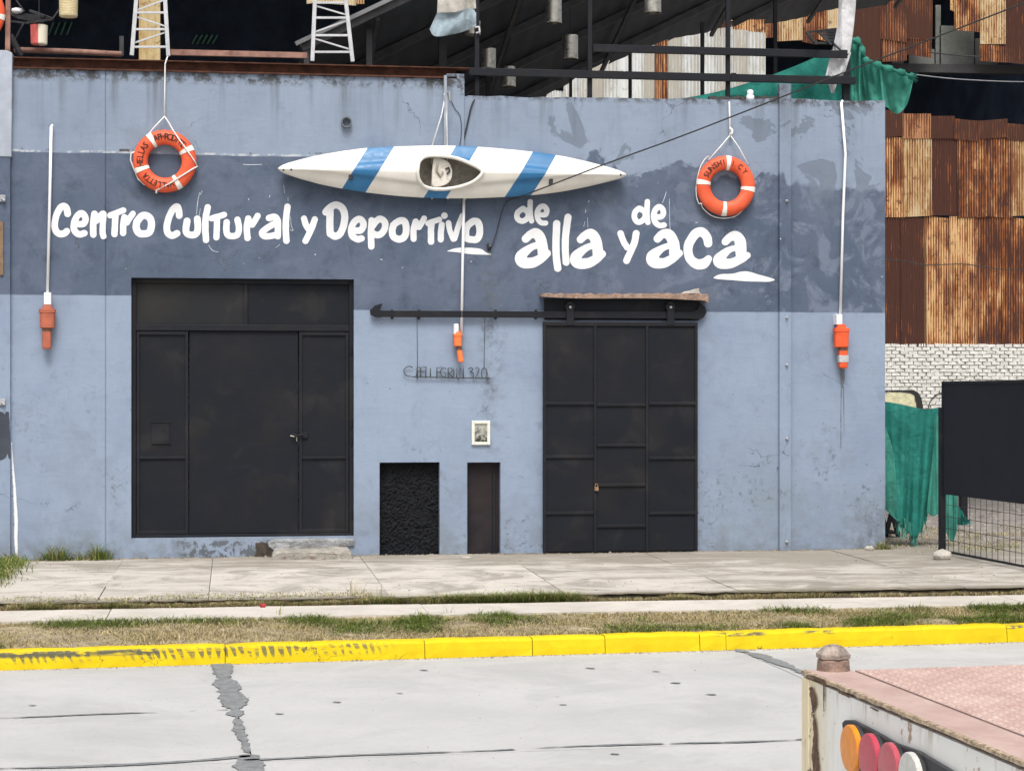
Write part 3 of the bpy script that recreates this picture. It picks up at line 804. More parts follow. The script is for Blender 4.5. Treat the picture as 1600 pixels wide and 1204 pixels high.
for k in range(2600):
    px_, py_ = r_.uniform(X_(1383) - .2, X_(1383) + 5.5), r_.uniform(-.9, 11.0); q = r_.uniform(.008, .035) * (1 + .08 * max(0, py_)); a0 = r_.uniform(0, 6.28)
    ring_ = [(px_ + q * math.cos(a0 + i * 1.257) * r_.uniform(.7, 1.2), py_ + q * math.sin(a0 + i * 1.257) * r_.uniform(.7, 1.2), -.016) for i in range(5)]
    m.add(ring_ + [(px_, py_, -.012 + q * .6)], [(i, (i + 1) % 5, 5) for i in range(5)])
tag(m.build('gravel', simple('gravel_stones', (.27, .245, .22), .95, .4, 3, .4, dirt=(.42, .39, .35))), 'loose gravel and rubble scattered over the yard', 'gravel', kind='stuff')
def tuft(u, v, Y, cnt, h, spread, label, green=.8):
    p = P(u, v, Y); z0 = 0.0
    xx = p[0] + rng.normal(0, spread, cnt); yy = Y - np.abs(rng.normal(0, spread * .6, cnt))
    fall = np.exp(-((xx - p[0]) / (spread * 1.3)) ** 2)
    return tag(blades('weed_tuft', xx, yy, np.full(cnt, z0), h * (.15 + .85 * rng.random(cnt)) * (.35 + .65 * fall), .007, np.full(cnt, green), 1.3), label, 'weed', 'weeds along the wall')
tuft(90, 870, -.04, 240, .26, .085, 'bushy green weed tuft at the wall foot beside the white paint streak')
tuft(155, 870, -.04, 200, .27, .06, 'upright green weed tuft growing at the vertical joint of the wall')
tuft(130, 872, -.04, 90, .14, .09, 'low dry weed between two taller tufts at the wall foot', .45)
tuft(18, 872, -.07, 120, .15, .06, 'weed at the foot of the end pilaster', .6)
tuft(1378, 862, -.05, 130, .14, .06, 'weed at the foot of the grey building corner', .6)
n = 2600
xx = G(-14, 900)[0] + rng.normal(0, .10, n); yy = rng.uniform(-2.9, -.2, n)
tag(blades('weed_patch', xx, yy, np.zeros(n), .03 + .07 * rng.random(n), .008, np.full(n, .85), 1.1), 'bright green grass patch on the pavement in front of the end pilaster', 'grass', kind='stuff')
for (u, v, hgt) in ((548, 938, .34), (560, 938, .24), (590, 938, .22), (440, 960, .14), (700, 957, .12)):
    q = G(u, v, ZS); k_ = 9
    tag(blades('tall_grass', q[0] + rng.normal(0, .03, k_), q[1] + rng.normal(0, .02, k_), np.full(k_, ZS - .02), hgt * (.5 + .5 * rng.random(k_)), .006, np.full(k_, .3), .55),
        'tall dry grass stalks rising from the gap by the narrow path', 'grass', 'tall grass stalks along the path')

# ================================================================== the grey building
X0, XE = -12.0, X_(1383)
ZL, ZRT = 5.13, 4.94
xs_split = X_(726)
bld = thing('building', ((X0 + XE) / 2, 4.0, 0), 'grey and slate painted industrial building front with white lettering', 'building')
GATE = (X_(205), X_(553), Z_(380, 839), Z_(380, 435))
N1 = (X_(593), X_(687), -.02, Z_(640, 722))
N2 = (X_(730), X_(782), -.02, Z_(755, 722))
SLD = (X_(851), X_(1089), -.02, Z_(970, 503))
grv = X_(165)
xc = sorted(set([X0, XE, grv - .006, grv + .006, xs_split] + [h[i] for h in (GATE, N1, N2, SLD) for i in (0, 1)] + [X0 + .22 * i for i in range(int((XE - X0) / .22))]))
xc = [q for i, q in enumerate(xc) if i == 0 or q - xc[i - 1] > .004]
zc = sorted(set([-.05, 4.60] + [h[i] for h in (GATE, N1, N2, SLD) for i in (2, 3)] + [.4 * i for i in range(1, 11)]))
holes = (GATE, N1, N2, SLD)
def inhole(x, z): return any(h[0] < x < h[1] and h[2] < z < h[3] for h in holes)
m = MB(); TH = .34
for xa, xb in zip(xc[:-1], xc[1:]):
    xm = (xa + xb) / 2; gr = abs(xm - grv) < .006
    y0 = .012 if gr else 0.0
    for za, zb in zip(zc[:-1], zc[1:]):
        if inhole(xm, (za + zb) / 2): continue
        m.add([(xa, y0, za), (xb, y0, za), (xb, y0, zb), (xa, y0, zb)], [(0, 1, 2, 3)])
ztop = {}
for q in xc:
    ztop[q] = (ZL if q <= xs_split else ZRT + .012 * (q - xs_split)) + random.uniform(-.012, .010)
for xa, xb in zip(xc[:-1], xc[1:]):
    xm = (xa + xb) / 2; y0 = .012 if abs(xm - grv) < .006 else 0.0
    base_ = ZL if xm <= xs_split else ZRT + .012 * (xm - xs_split)
    ta = ztop[xa] if (xa != xs_split or xm < xs_split) else base_
    tb = ztop[xb]
    m.add([(xa, y0, 4.60), (xb, y0, 4.60), (xb, y0, tb), (xa, y0, ta)], [(0, 1, 2, 3)])
    m.add([(xa, y0, ta), (xb, y0, tb), (xb, TH, tb), (xa, TH, ta)], [(0, 1, 2, 3)])
m.add([(xs_split, 0, 4.6), (xs_split, TH, 4.6), (xs_split, TH, ZL), (xs_split, 0, ZL)], [(0, 1, 2, 3)])
m.add([(grv - .006, 0, 0), (grv - .006, .012, 0), (grv - .006, .012, 5.1), (grv - .006, 0, 5.1)], [(0, 1, 2, 3)])
m.add([(grv + .006, 0, 0), (grv + .006, .012, 0), (grv + .006, .012, 5.1), (grv + .006, 0, 5.1)], [(0, 1, 2, 3)])
for h in holes:
    a, b, c, d = h
    m.add([(a, 0, c), (a, TH, c), (a, TH, d), (a, 0, d), (b, 0, c), (b, TH, c), (b, TH, d), (b, 0, d)], [(0, 1, 2, 3), (4, 5, 6, 7), (3, 2, 6, 7), (0, 1, 5, 4)])
m.add([(XE, 0, -.05), (XE, 12, -.05), (XE, 12, 4.6), (XE, 0, 4.6)], [(0, 1, 2, 3)])
m.add([(XE, 0, 4.6), (XE, TH, 4.6), (XE, TH, ztop[XE]), (XE, 0, ztop[XE])], [(0, 1, 2, 3)])
m.add([(X0, TH, -.05), (XE, TH, -.05), (XE, TH, ZRT - .03), (X0, TH, ZRT - .03)], [(0, 1, 2, 3)])
wall = m.build('wall', M_WALL, bld, fix=False)
m = MB(); m.box((X0, TH, 3.7), (XE - .002, 12, 3.9)); m.build('terrace_floor', M_STEP, bld)
m = MB(); m.box((X0, 11.8, -.05), (XE - .003, 12, 4.6)); m.build('rear_wall', M_WALL, bld)
# pilaster at the far end, steel channel, short pier
xp = X_(17)
m = MB(); m.box((xp - 1.2, -.05, -.04), (xp, .02, Z_(10, 240))); m.build('pilaster', M_WALL, bld, bevel=.008)
m = MB(); m.prism([(xp - 1.0, -.06, Z_(10, 246)), (xp + .012, -.06, Z_(10, 246)), (xp + .02, -.06, Z_(16, 84)), (xp - .04, -.06, Z_(5, 80)), (xp - 1.0, -.06, Z_(5, 80))], (0, .3, 0)); m.build('pilaster_cap', simple('pale_grey_plaster', (.36, .40, .47), .8, .15, 4, .3, dirt=(.25, .27, .30)), bld, bevel=.008)
m = MB()
ca, cb_ = X_(1216), X_(1234); zt_ = Z_(1225, 132)
m.box((ca, -.055, -.01), (cb_, -.045, zt_)); m.box((ca, -.044, -.01), (ca + .01, .03, zt_)); m.box((cb_ - .01, -.044, -.01), (cb_, .03, zt_))
chan = m.build('steel_channel', M_WALL, bld, bevel=.003)
for v in (314, 496, 570, 685, 846):
    q = P(1229, v, -.055); m = MB(); m.lathe(q, (0, -1, 0), [(0, .016), (.01, .016), (.014, .011), (.03, .011), (.034, .006)], 8); m.build('bolt', M_GALV, chan, smooth=False)
m = MB(); m.box((X_(697), -.03, Z_(700, 320)), (X_(725), .02, Z_(711, 116))); m.build('pier', M_WALL, bld, bevel=.006)
m = MB(); m.tube([P(696, 118, -.05), P(696, 230, -.05)], .018, 8); m.build('conduit', simple('grey_conduit', (.34, .38, .44), .6), bld)
# pipe stub
q = P(541, 192, 0); m = MB()
m.lathe(q + np.array((0, .05, 0)), (0, -1, 0), [(0, .058), (.115, .058), (.115, .043), (.02, .043)], 24, cap=False)
m.lathe(q + np.array((0, .05, 0)), (0, -1, 0), [(.02, .043), (.021, .001)], 24, mi=1, cap=False)
m.build('vent_pipe', [simple('grey_pipe', (.13, .14, .16), .6), M_WIN], bld, smooth=False)

# beam and loose pipe over the wall
def level_bar(m, u0, v0, u1, v1, Y, hpx, depth, zref=None):
    a, b = P(u0, v0, Y), P(u1, v1, Y); h = hpx * (DP + Y) / F
    m.box((a[0], Y, (a[2] + b[2]) / 2 - h / 2), (b[0], Y + depth, (a[2] + b[2]) / 2 + h / 2))
m = MB(); xa, xb = X_(21), X_(735); zb0, zb1 = ZL - .004, ZL + .115
m.box((xa, -.03, zb0), (xb - .15, .16, zb0 + .016)); m.box((xa, .05, zb0 + .017), (xb - .15, .065, zb1 - .013)); m.box((xa, -.03, zb1 - .012), (xb, .16, zb1))
beam = m.build('roof_beam', M_RUSTBEAM, bld)
m = MB(); m.tube([P(22, 78, .25), P(120, 81, .25), P(190, 85, .25)], .03, 10); m.build('rusty_pipe', M_RUSTPIPE, bld, smooth=True)
m = MB(); m.bar(P(266, 82, .25), P(480, 87, .25), .05, .06); m.build('rusty_angle', M_RUSTPIPE, bld)
m = MB(); m.bar(P(190, 87, .3), P(190, 57, .3), .045); m.build('stub_post', M_STEEL, bld)

# ---- main gate
gy = .085
gate = bpy.data.objects.new('gate', None); COL.objects.link(gate); gate.parent = bld
gate_w = (GATE[0], gy, GATE[2]); gate.location = tuple(np.array(gate_w) - np.array(WORLD[bld.name])); WORLD[gate.name] = gate_w
a, b, c, d = GATE
m = MB(); fr = .045
m.box((a, gy - .02, c), (a + fr, gy + .05, d)); m.box((b - fr, gy - .02, c), (b, gy + .05, d)); m.box((a + fr, gy - .021, d - .05), (b - fr, gy + .05, d))
zt = Z_(380, 512)
m.box((a + fr, gy - .018, zt - .03), (b - fr, gy + .05, zt + .035)); m.box((a + fr, gy - .02, c), (b - fr, gy + .05, c + .03))
m.build('gate_frame', M_BLACK2, gate, bevel=.004)
xm = X_(384)
m = MB(); m.box((a + fr, gy + .02, zt + .035), (xm - .02, gy + .03, d - .05)); m.build('transom_panel', black_metal('transom_paint', (.016, .0175, .021), (.024, .0235, .023)), gate)
m = MB(); m.box((xm + .02, gy + .021, zt + .035), (b - fr, gy + .03, d - .05)); m.build('transom_panel', M_BLACK, gate)
m = MB(); m.box((xm - .02, gy - .005, zt + .035), (xm + .02, gy + .035, d - .05)); m.build('mullion', M_BLACK2, gate, bevel=.003)
la, lb = X_(295), X_(467)
def leaf(x0, x1, rails, name, framed=True):
    m = MB(); m.box((x0, gy + .012, c + .035), (x1, gy + .03, zt - .035)); lf = m.build(name, M_BLACK, gate, bevel=.002)
    m = MB(); t_ = .032
    if framed:
        m.box((x0, gy - .008, c + .035), (x0 + t_, gy + .0115, zt - .035)); m.box((x1 - t_, gy - .008, c + .035), (x1, gy + .0115, zt - .035))
        m.box((x0 + t_, gy - .0078, zt - .075), (x1 - t_, gy + .0115, zt - .035)); m.box((x0 + t_, gy - .0078, c + .035), (x1 - t_, gy + .0115, c + .075))
    for z in rails: m.box((x0 + t_, gy - .0076, z - .014), (x1 - t_, gy + .0115, z + .014))
    if m.v: m.build('leaf_rail', M_BLACK2, gate, bevel=.003)
    return lf
leaf(a + fr + .006, la - .008, [Z_(250, 715)], 'gate_leaf')
leaf(la + .004, lb - .006, [], 'gate_leaf', framed=False)
leaf(lb + .006, b - fr - .006, [Z_(510, 715)], 'gate_leaf')
m = MB(); q0, q1 = P(237, 660, gy), P(265, 691, gy)
m.box((q0[0], gy + .004, q1[2]), (q1[0], gy + .0115, q0[2])); m.box((q0[0] - .01, gy - .004, q0[2]), (q1[0] + .01, gy + .0115, q0[2] + .012)); m.box((q0[0], gy - .004, q1[2] - .014), (q1[0] + .01, gy + .0115, q1[2] - .002))
m.build('hatch', M_BLACK2, gate, bevel=.002)
m = MB(); q = P(478, 679, gy - .01); m.box((q[0] - .05, gy - .012, q[2] - .035), (q[0] + .02, gy + .011, q[2] + .03)); m.tube([q + np.array((-.15, -.015, .01)), q + np.array((-.10, -.03, -.006)), q + np.array((-.03, -.02, .0))], .011, 6)
m.build('latch', M_BLACK2, gate, bevel=.003)
m = MB(); q = P(462, 682, gy - .02); m.tube([q + np.array((-.055, 0, .012)), q + np.array((-.02, -.01, .002)), q + np.array((.01, 0, .006)), q + np.array((.012, 0, -.05))], .006, 6); m.build('chain', simple('worn_chain', (.40, .37, .31), .5, metal=.5), gate)
for v in (548, 662, 690, 803):
    q = P(549, v, gy); m = MB(); m.lathe((q[0], gy - .018, q[2] - .04), (0, 0, 1), [(0, .014), (.08, .014)], 8); m.build('hinge', M_BLACK2, gate)

# ---- two bricked-up openings
m = MB(); nx_, nz_ = 60, 90
r_ = np.random.default_rng(3); H = r_.standard_normal((nz_ + 1, nx_ + 1)); H = (H + np.roll(H, 1, 0) + np.roll(H, 1, 1) + np.roll(np.roll(H, 1, 0), 1, 1)) / 2
ya = .10
m.grid(lambda s, t: (N1[0] + (N1[1] - N1[0]) * s, ya + .006 * H[int(round(t * nz_)), int(round(s * nx_))], -.02 + (N1[3] + .02) * t), nx_, nz_)
tag(m.build('blocked_doorway', M_ROUGH, bld), 'doorway filled with coarse black render')
m = MB(); m.box((N2[0], .11, -.02), (N2[1], .13, N2[3]))
dd = black_metal('dark_flaking_door', (.017, .015, .018), (.032, .022, .024))
nd = m.build('narrow_door', dd, bld)
m = MB(); m.box((N2[1] - .075, .085, -.02), (N2[1] - .045, .1098, N2[3] - .12)); m.build('door_post', M_BLACK2, nd)

# ---- sliding door, its rail and its hood board
sy = -.075
a, b, c, d = X_(849, sy), X_(1090, sy), Z_(970, 866, sy), Z_(970, 503, sy)
sld = bpy.data.objects.new('sliding_door', None); COL.objects.link(sld); sld.parent = bld
sw = ((a + b) / 2, sy, 0.0); sld.location = tuple(np.array(sw) - np.array(WORLD[bld.name])); WORLD[sld.name] = sw
uu = [849, 930, 1011, 1090]; xb_ = [X_(q, sy) for q in uu]
rails = [[630, 713, 801], [632, 695, 757, 821], [630, 715, 801]]
ztop_, zbot = d, .012
m = MB(); m.box((a, sy + .02, zbot), (b, sy + .045, ztop_)); m.build('door_back', M_BLACK2, sld)
for i in range(3):
    zl = [ztop_ - .05] + [Z_((uu[i] + uu[i + 1]) / 2, v, sy) for v in rails[i]] + [zbot + .01]
    for z1, z0 in zip(zl[:-1], zl[1:]):
        m = MB(); x0, x1 = xb_[i] + .012, xb_[i + 1] - .012; nb = 6; ph = random.uniform(-.004, .004)
        m.grid(lambda s, t: (x0 + (x1 - x0) * s, sy + .008 - ph * 2 * math.sin(math.pi * s) * math.sin(math.pi * t) + random.uniform(-.0006, .0006), z0 + (z1 - z0) * t), 8, 10)
        m.add([(x0, sy + .019, z0), (x1, sy + .019, z0), (x1, sy + .019, z1), (x0, sy + .019, z1)], [(0, 1, 2, 3)])
        m.build('door_panel', M_BLACK, sld, smooth=True, fix=False)
    for z in zl[1:-1]:
        m = MB(); m.box((xb_[i] + .018, sy - .012, z - .017), (xb_[i + 1] - .018, sy + .006, z + .017)); m.build('door_rail', M_BLACK2, sld, bevel=.004)
for i, q in enumerate(xb_):
    wd = .03; m = MB(); x0 = q if i == 0 else (q - wd if i == 3 else q - wd / 2)
    m.box((x0, sy - .010, zbot), (x0 + wd, sy + .019, ztop_ - .045)); m.build('door_stile', M_BLACK2, sld, bevel=.004)
m = MB(); m.box((a, sy - .011, ztop_ - .045), (b, sy + .019, ztop_)); m.build('door_top_rail', M_BLACK2, sld, bevel=.004)
m = MB(); q = P(932, 762, sy - .02); m.box((q[0] - .022, q[1] - .012, q[2] - .03), (q[0] + .022, q[1] + .012, q[2] + .01))
m.tube([q + np.array((-.014, 0, .01)), q + np.array((-.014, 0, .035)), q + np.array((0, 0, .046)), q + np.array((.014, 0, .035)), q + np.array((.014, 0, .01))], .005, 6)
m.build('padlock', simple('rusty_padlock', (.24, .15, .09), .7, .3, 20, .3, dirt=(.13, .05, .03)), sld, bevel=.004)
rl = bpy.data.objects.new('door_track', None); COL.objects.link(rl); rl.parent = bld
rw = (X_(840), -.06, Z_(840, 490)); rl.location = tuple(np.array(rw) - np.array(WORLD[bld.name])); WORLD[rl.name] = rw
ty = -.065
z1, z0 = Z_(840, 486, ty), Z_(840, 496.5, ty)
m = MB(); m.box((X_(584, ty), ty, z0), (X_(1096, ty), ty + .018, z1)); m.build('track_bar', M_BLACK2, rl, bevel=.003)
hk = [(598, 475), (588, 478), (580, 486), (581, 493), (590, 497), (600, 496), (600, 487), (594, 485)]
m = MB(); m.prism([P(u - 2 if u < 590 else u, v - 1, ty - .002) for u, v in hk], (0, .022, 0)); m.build('track_hook', M_BLACK2, rl)
m = MB(); hk = [(1094, 474), (1102, 480), (1104, 488), (1100, 496), (1092, 499), (1080, 498), (1080, 487), (1090, 484)]
m.prism([P(u, v, ty - .002) for u, v in hk], (0, .022, 0)); m.build('track_hook', M_BLACK2, rl)
m = MB(); m.box((X_(850), -.022, Z_(970, 500)), (X_(1092), -.004, Z_(970, 468))); m.build('head_plate', M_BLACK, rl, bevel=.003)
for u in (891, 1048):
    q = P(u, 484, ty - .02); hb = MB(); wd = 12 * .0069
    hb.box((q[0] - .04, ty - .026, Z_(u, 508, ty)), (q[0] + .04, ty - .016, Z_(u, 474, ty))); hg = hb.build('hanger', M_BLACK2, rl, bevel=.004)
    m = MB(); m.lathe((q[0], ty - .006, Z_(u, 479, ty)), (0, -1, 0), [(-.012, .05), (.006, .05)], 20); m.build('roller', M_STEEL, rl)
    m = MB(); m.lathe((q[0], ty - .026, Z_(u, 480, ty)), (0, -1, 0), [(0, .016), (.012, .014)], 6); m.build('hanger_bolt', M_GALV, rl)
for u in (613, 655, 775, 838):
    q = P(u, 491, ty); m = MB(); m.box((q[0] - .012, ty + .0185, q[2] - .05), (q[0] + .012, 0.01, q[2] + .05)); m.build('track_bracket', M_BLACK2, rl)
m = MB(); n_ = 46; vs_ = []
for i in range(n_ + 1):
    u = 846 + (1107 - 846) * i / n_; t = i / n_
    top = 459.5 + 1.0 * math.sin(i * 1.7) + random.uniform(-.8, .6); bot = 463.5 + 5.5 * t + 1.2 * math.sin(t * 7) + (3 if i == n_ else 0)
    yo = -.17 + random.uniform(-.006, .006)
    a1, b1 = P(u, top, yo), P(u, bot, yo)
    vs_ += [(a1[0], .01, a1[2] + .015), tuple(a1), tuple(b1), (b1[0], .01, b1[2] + .01)]
m.add(vs_, [(i * 4 + q, (i + 1) * 4 + q, (i + 1) * 4 + (q + 1) % 4, i * 4 + (q + 1) % 4) for i in range(n_) for q in range(4)] + [(0, 1, 2, 3), (n_ * 4 + 3, n_ * 4 + 2, n_ * 4 + 1, n_ * 4)])
hood = m.build('hood_board', M_LINTEL, bld)
m = MB(); bm_pts = [(1066, 459), (1071, 455), (1080, 453.5), (1088, 451), (1093, 450), (1092, 454), (1095, 459)]
m.prism([P(u, v, -.15) for u, v in bm_pts], (0, .1, 0)); m.build('plaster_crumb', M_STONE, hood, bevel=.006)
# broken sill and step below the gate
def lump(pts_uv, Y0, depth, seed, jit=.008):
    r_ = random.Random(seed); m = MB(); lay = 4
    for k in range(lay): pass
    poly = pts_uv; n = len(poly); vs_ = []
    for k in range(lay + 1):
        yy = Y0 + depth * k / lay
        for (u, v) in poly:
            q = P(u, v, 0); sc_ = 1 - (.06 if k == 0 else 0)
            vs_.append((q[0] + r_.uniform(-jit, jit), yy + r_.uniform(-jit, jit), q[2] * sc_ + r_.uniform(-jit, jit)))
    fs = [(k * n + i, k * n + (i + 1) % n, (k + 1) * n + (i + 1) % n, (k + 1) * n + i) for k in range(lay) for i in range(n)]
    fs += [tuple(range(n)), tuple(lay * n + i for i in range(n))[::-1]]
    m.add(vs_, fs); return m
m = lump([(428, 858), (420, 852), (418, 845), (430, 842), (470, 841), (520, 839.5), (553, 839.5), (554, 852), (500, 857)], -.03, .11, 4); m.build('broken_sill', simple('sill_concrete', (.30, .31, .32), .9, .25, 6, .9, dirt=(.15, .14, .13), dirt_amt=.7, bd=.03), bld, bevel=.01)
m = lump([(398, 873), (401, 858), (398, 848), (408, 845), (418, 848), (421, 856), (428, 864), (430, 873)], -.012, .05, 14, .012); m.build('exposed_brickwork', simple('dark_crumbled_brick', (.085, .068, .055), .95, .4, 14, 1.0, dirt=(.20, .17, .14), bd=.03), bld)
st_pts = [(424, 874), (425, 862), (430, 857), (450, 855), (475, 856), (500, 854), (525, 853), (541, 853), (546, 858), (549, 872)]
m = MB(); n = len(st_pts); vs_ = []; r_ = random.Random(5)
for k in range(7):
    yy = -.01 - .36 * k / 6
    for (u, v) in st_pts:
        q = P(u, v, 0); zt2 = max(q[2], -.02); zz2 = zt2 * (1 if k < 5 else (.95 if k == 5 else .80))
        vs_.append((q[0] + r_.uniform(-.01, .01), yy + r_.uniform(-.008, .008), zz2 + r_.uniform(-.006, .006) - (.0 if zt2 > 0 else .02)))
m.add(vs_, [(k * n + i, k * n + (i + 1) % n, (k + 1) * n + (i + 1) % n, (k + 1) * n + i) for k in range(6) for i in range(n)] + [tuple(range(n)), tuple(6 * n + i for i in range(n))[::-1]])
tag(m.build('step', M_STEP, bevel=.008), 'worn broken concrete step on the pavement under the big black gate', 'step')
m = MB(); m.lathe(G(729, 871, 0.0), (0, 0, 1), [(-.01, .05), (.008, .055), (.014, .03)], 14); tag(m.build('lid', M_STONE), 'small pale disc lying on the pavement by the narrow dark doorway', 'lid')
for (u, v, lb_, sc_) in ((455, 872, 'white scrap of plaster lying in front of the broken step', .02), (1358, 860, 'pale lump of rubble at the foot of the grey wall near its corner', .045), (1472, 874, 'large pale stone at the foot of the black gate post', .085)):
    q = G(u, v, 0); m = MB(); r_ = random.Random(u)
    bm_ = bmesh.new(); bmesh.ops.create_icosphere(bm_, subdivisions=2, radius=1)
    vs_ = [(q[0] + p.co.x * sc_ * 1.25 * r_.uniform(.85, 1.1), q[1] + p.co.y * sc_ * .9 * r_.uniform(.85, 1.1), max(q[2] - .01, q[2] + sc_ * .55 + p.co.z * sc_ * .75 * r_.uniform(.8, 1.15))) for p in bm_.verts]
    m.add(vs_, [tuple(p.index for p in f.verts) for f in bm_.faces]); bm_.free()
    tag(m.build('rubble_stone', M_STONE), lb_, 'stone')
q = G(411, 949, ZS); m = MB(); m.lathe(q + np.array((-.025, 0, .018)), (1, .2, 0), [(0, .011), (.003, .017), (.045, .016), (.048, .010)], 14); tag(m.build('can', simple('red_can', (.36, .02, .03), .5, .3, 20)), 'small crushed red can lying beside the narrow path', 'can')

# dirt and crumbs along the wall foot, in the gutter and on the slabs
M_CRUMB = simple('dirt_crumbs', (.19, .165, .13), .95, .5, 6, .4, dirt=(.42, .39, .34))
def crumbs(name, pts, label, s0=.006, s1=.016):
    r_ = random.Random(len(pts)); m = MB()
    for (px_, py_, pz_) in pts:
        q = r_.uniform(s0, s1) * (2.0 if r_.random() < .04 else 1); a0 = r_.uniform(0, 6.28)
        m.add([(px_ + q * math.cos(a0 + i * 1.257) * r_.uniform(.6, 1.3), py_ + q * math.sin(a0 + i * 1.257) * r_.uniform(.6, 1.3), pz_ - .003) for i in range(5)] + [(px_, py_, pz_ + q * r_.uniform(.3, .7))], [(i, (i + 1) % 5, 5) for i in range(5)])
    tag(m.build(name, M_CRUMB), label, 'dirt', kind='stuff')
r_ = random.Random(31)
crumbs('wall_foot_dirt', [(r_.uniform(-5, XE), -abs(r_.gauss(0, .035)) - .004, .0) for _ in range(3200)], 'crumbs of dirt and flaked plaster along the foot of the wall', .005, .018)
crumbs('gutter_dirt', [K(r_.uniform(-2, KL + 1), abs(r_.gauss(0, .03)) + .008, ZR) for _ in range(1800)], 'fine dirt and grit lying in the gutter along the yellow kerb', .004, .011)
crumbs('pavement_grit', [(r_.uniform(-5, 8.5), r_.uniform(Y_PAVE + .1, -.1), .0) for _ in range(500)], 'scattered grit and leaf bits on the pavement slabs', .004, .011)
crumbs('road_grit', [K(r_.uniform(-2, KL + 1), r_.uniform(.1, 6.5), ZR) for _ in range(420)], 'scattered grit on the concrete road', .003, .008)
# ---- lettering painted on the wall
LS = []
def L(ox, oy, s, *strokes, r=None):
    out = []
    for st in strokes:
        rr = r
        if isinstance(st, tuple): rr, st = st
        out.append([(ox + q[0] * s, oy + q[1] * s, (q[2] if len(q) > 2 else rr) * s) for q in st])
    LS.append(out)
c1 = (70, 300, .1125); c2 = (240, 300, .1125); c3 = (400, 300, .1125); c4 = (500, 300, .1125); c5 = (620, 310, .1125); c6 = (795, 300, .1125); c7 = (955, 300, 140 / 1297); c8 = (1060, 340, .1)
L(*c1, [(318, 302), (305, 235), (268, 198), (215, 222), (165, 315), (137, 440), (150, 530), (205, 580), (270, 575), (305, 545)], r=47)
L(*c1, [(480, 448), (540, 438), (567, 375), (535, 308), (490, 300), (440, 350), (403, 450), (415, 540), (480, 588), (550, 572)], r=45)
L(*c1, (46, [(690, 303), (672, 440), (674, 590)]), (42, [(720, 400), (765, 335), (815, 303), (806, 420), (803, 560), (815, 615)]))
L(*c1, (42, [(908, 325), (1000, 290), (1090, 255)]), (44, [(985, 310), (975, 420), (968, 585)]))
L(*c1, (44, [(1105, 350), (1090, 450), (1087, 570)]), (42, [(1140, 425), (1180, 360), (1222, 302)]))
L(*c1, [(1280, 410), (1340, 340), (1400, 325), (1465, 370), (1480, 460), (1455, 555), (1390, 580), (1310, 570), (1270, 500), (1278, 415)], r=50)
L(*c2, [(357, 328), (348, 245), (320, 202), (262, 252), (215, 350), (185, 470), (195, 565), (260, 605), (325, 575)], r=47)
L(*c2, [(465, 402), (450, 500), (460, 570), (520, 598), (590, 580), (615, 500), (607, 372)], r=47)
L(*c2, [(752, 213), (725, 350), (718, 500), (728, 665)], r=45)
L(*c2, (42, [(805, 367), (900, 340), (980, 315)]), (43, [(880, 360), (878, 500), (872, 630)]))
L(*c2, [(1015, 420), (1010, 520), (1030, 595), (1100, 612), (1165, 590), (1185, 500), (1165, 385)], r=44)
L(*c2, (45, [(1315, 370), (1295, 500), (1305, 638)]), (42, [(1370, 455), (1410, 390), (1445, 330)]))
L(*c3, (45, [(180, 362), (255, 345), (298, 390), (305, 500), (302, 612)]), (44, [(290, 425), (185, 480), (85, 560), (115, 612), (200, 612), (290, 590)]))
L(*c3, [(437, 205), (415, 400), (415, 560), (422, 675)], r=45)
L(*c3, (44, [(668, 370), (690, 450), (735, 520)]), (44, [(818, 380), (770, 510), (688, 678)]))
L(*c3, (50, [(970, 278), (1040, 208), (1120, 180), (1200, 228), (1232, 330), (1215, 470), (1165, 580), (1100, 615), (1035, 580)]), (50, [(1030, 260), (1025, 450), (1030, 580)]))
L(*c4, [(495, 537), (570, 530), (605, 450), (575, 388), (530, 378), (470, 425), (432, 520), (450, 610), (520, 655), (575, 645)], r=46)
L(*c4, (45, [(718, 395), (708, 550), (712, 755)]), (46, [(730, 470), (775, 410), (840, 374), (900, 420), (900, 500), (860, 570), (800, 598), (740, 580)]))
L(*c4, [(1045, 435), (1110, 400), (1170, 405), (1196, 480), (1190, 580), (1150, 640), (1090, 655), (1020, 620), (1002, 540), (1020, 460)], r=48)
L(*c4, (43, [(1330, 410), (1300, 520), (1300, 650)]), (41, [(1375, 488), (1410, 430), (1445, 367)]))
L(*c5, (38, [(432, 345), (520, 315), (592, 292)]), (44, [(485, 330), (475, 450), (475, 600)]))
L(*c5, (42, [(625, 365), (612, 470), (610, 570)]), (46, [(662, 240)]))
L(*c5, (38, [(718, 340), (738, 450), (785, 565)]), (40, [(800, 560), (850, 400), (910, 242)]))
L(*c5, [(990, 370), (1060, 320), (1120, 325), (1150, 400), (1148, 500), (1110, 568), (1040, 572), (970, 550), (958, 450), (985, 375)], r=48)
L(*c5, [(700, 733, 4), (830, 718, 28), (1000, 727, 44), (1150, 740, 40), (1230, 765, 18), (1305, 776, 5)], r=20)
L(*c6, (39, [(195, 230), (125, 285), (113, 350), (150, 395), (205, 400), (262, 355), (265, 285), (200, 230)]), (37, [(298, 135), (295, 250), (305, 350), (316, 402)]))
L(*c6, [(440, 318), (510, 312), (527, 250), (490, 198), (432, 212), (396, 280), (402, 370), (450, 425), (512, 430)], r=37)
A_ = [(55, [(235, 650, 55), (300, 592, 58), (380, 575, 72), (440, 650, 75), (470, 780, 75), (478, 860, 75)]),
      (60, [(430, 725, 45), (300, 775, 50), (170, 890, 75), (190, 975, 75), (330, 980, 72), (450, 920, 62), (532, 852, 54)])]
L(*c6, *A_)
L(*c6, [(665, 440), (655, 700), (660, 900), (680, 1058)], r=51)
L(*c6, [(822, 350), (790, 600), (785, 800), (797, 975)], r=49)
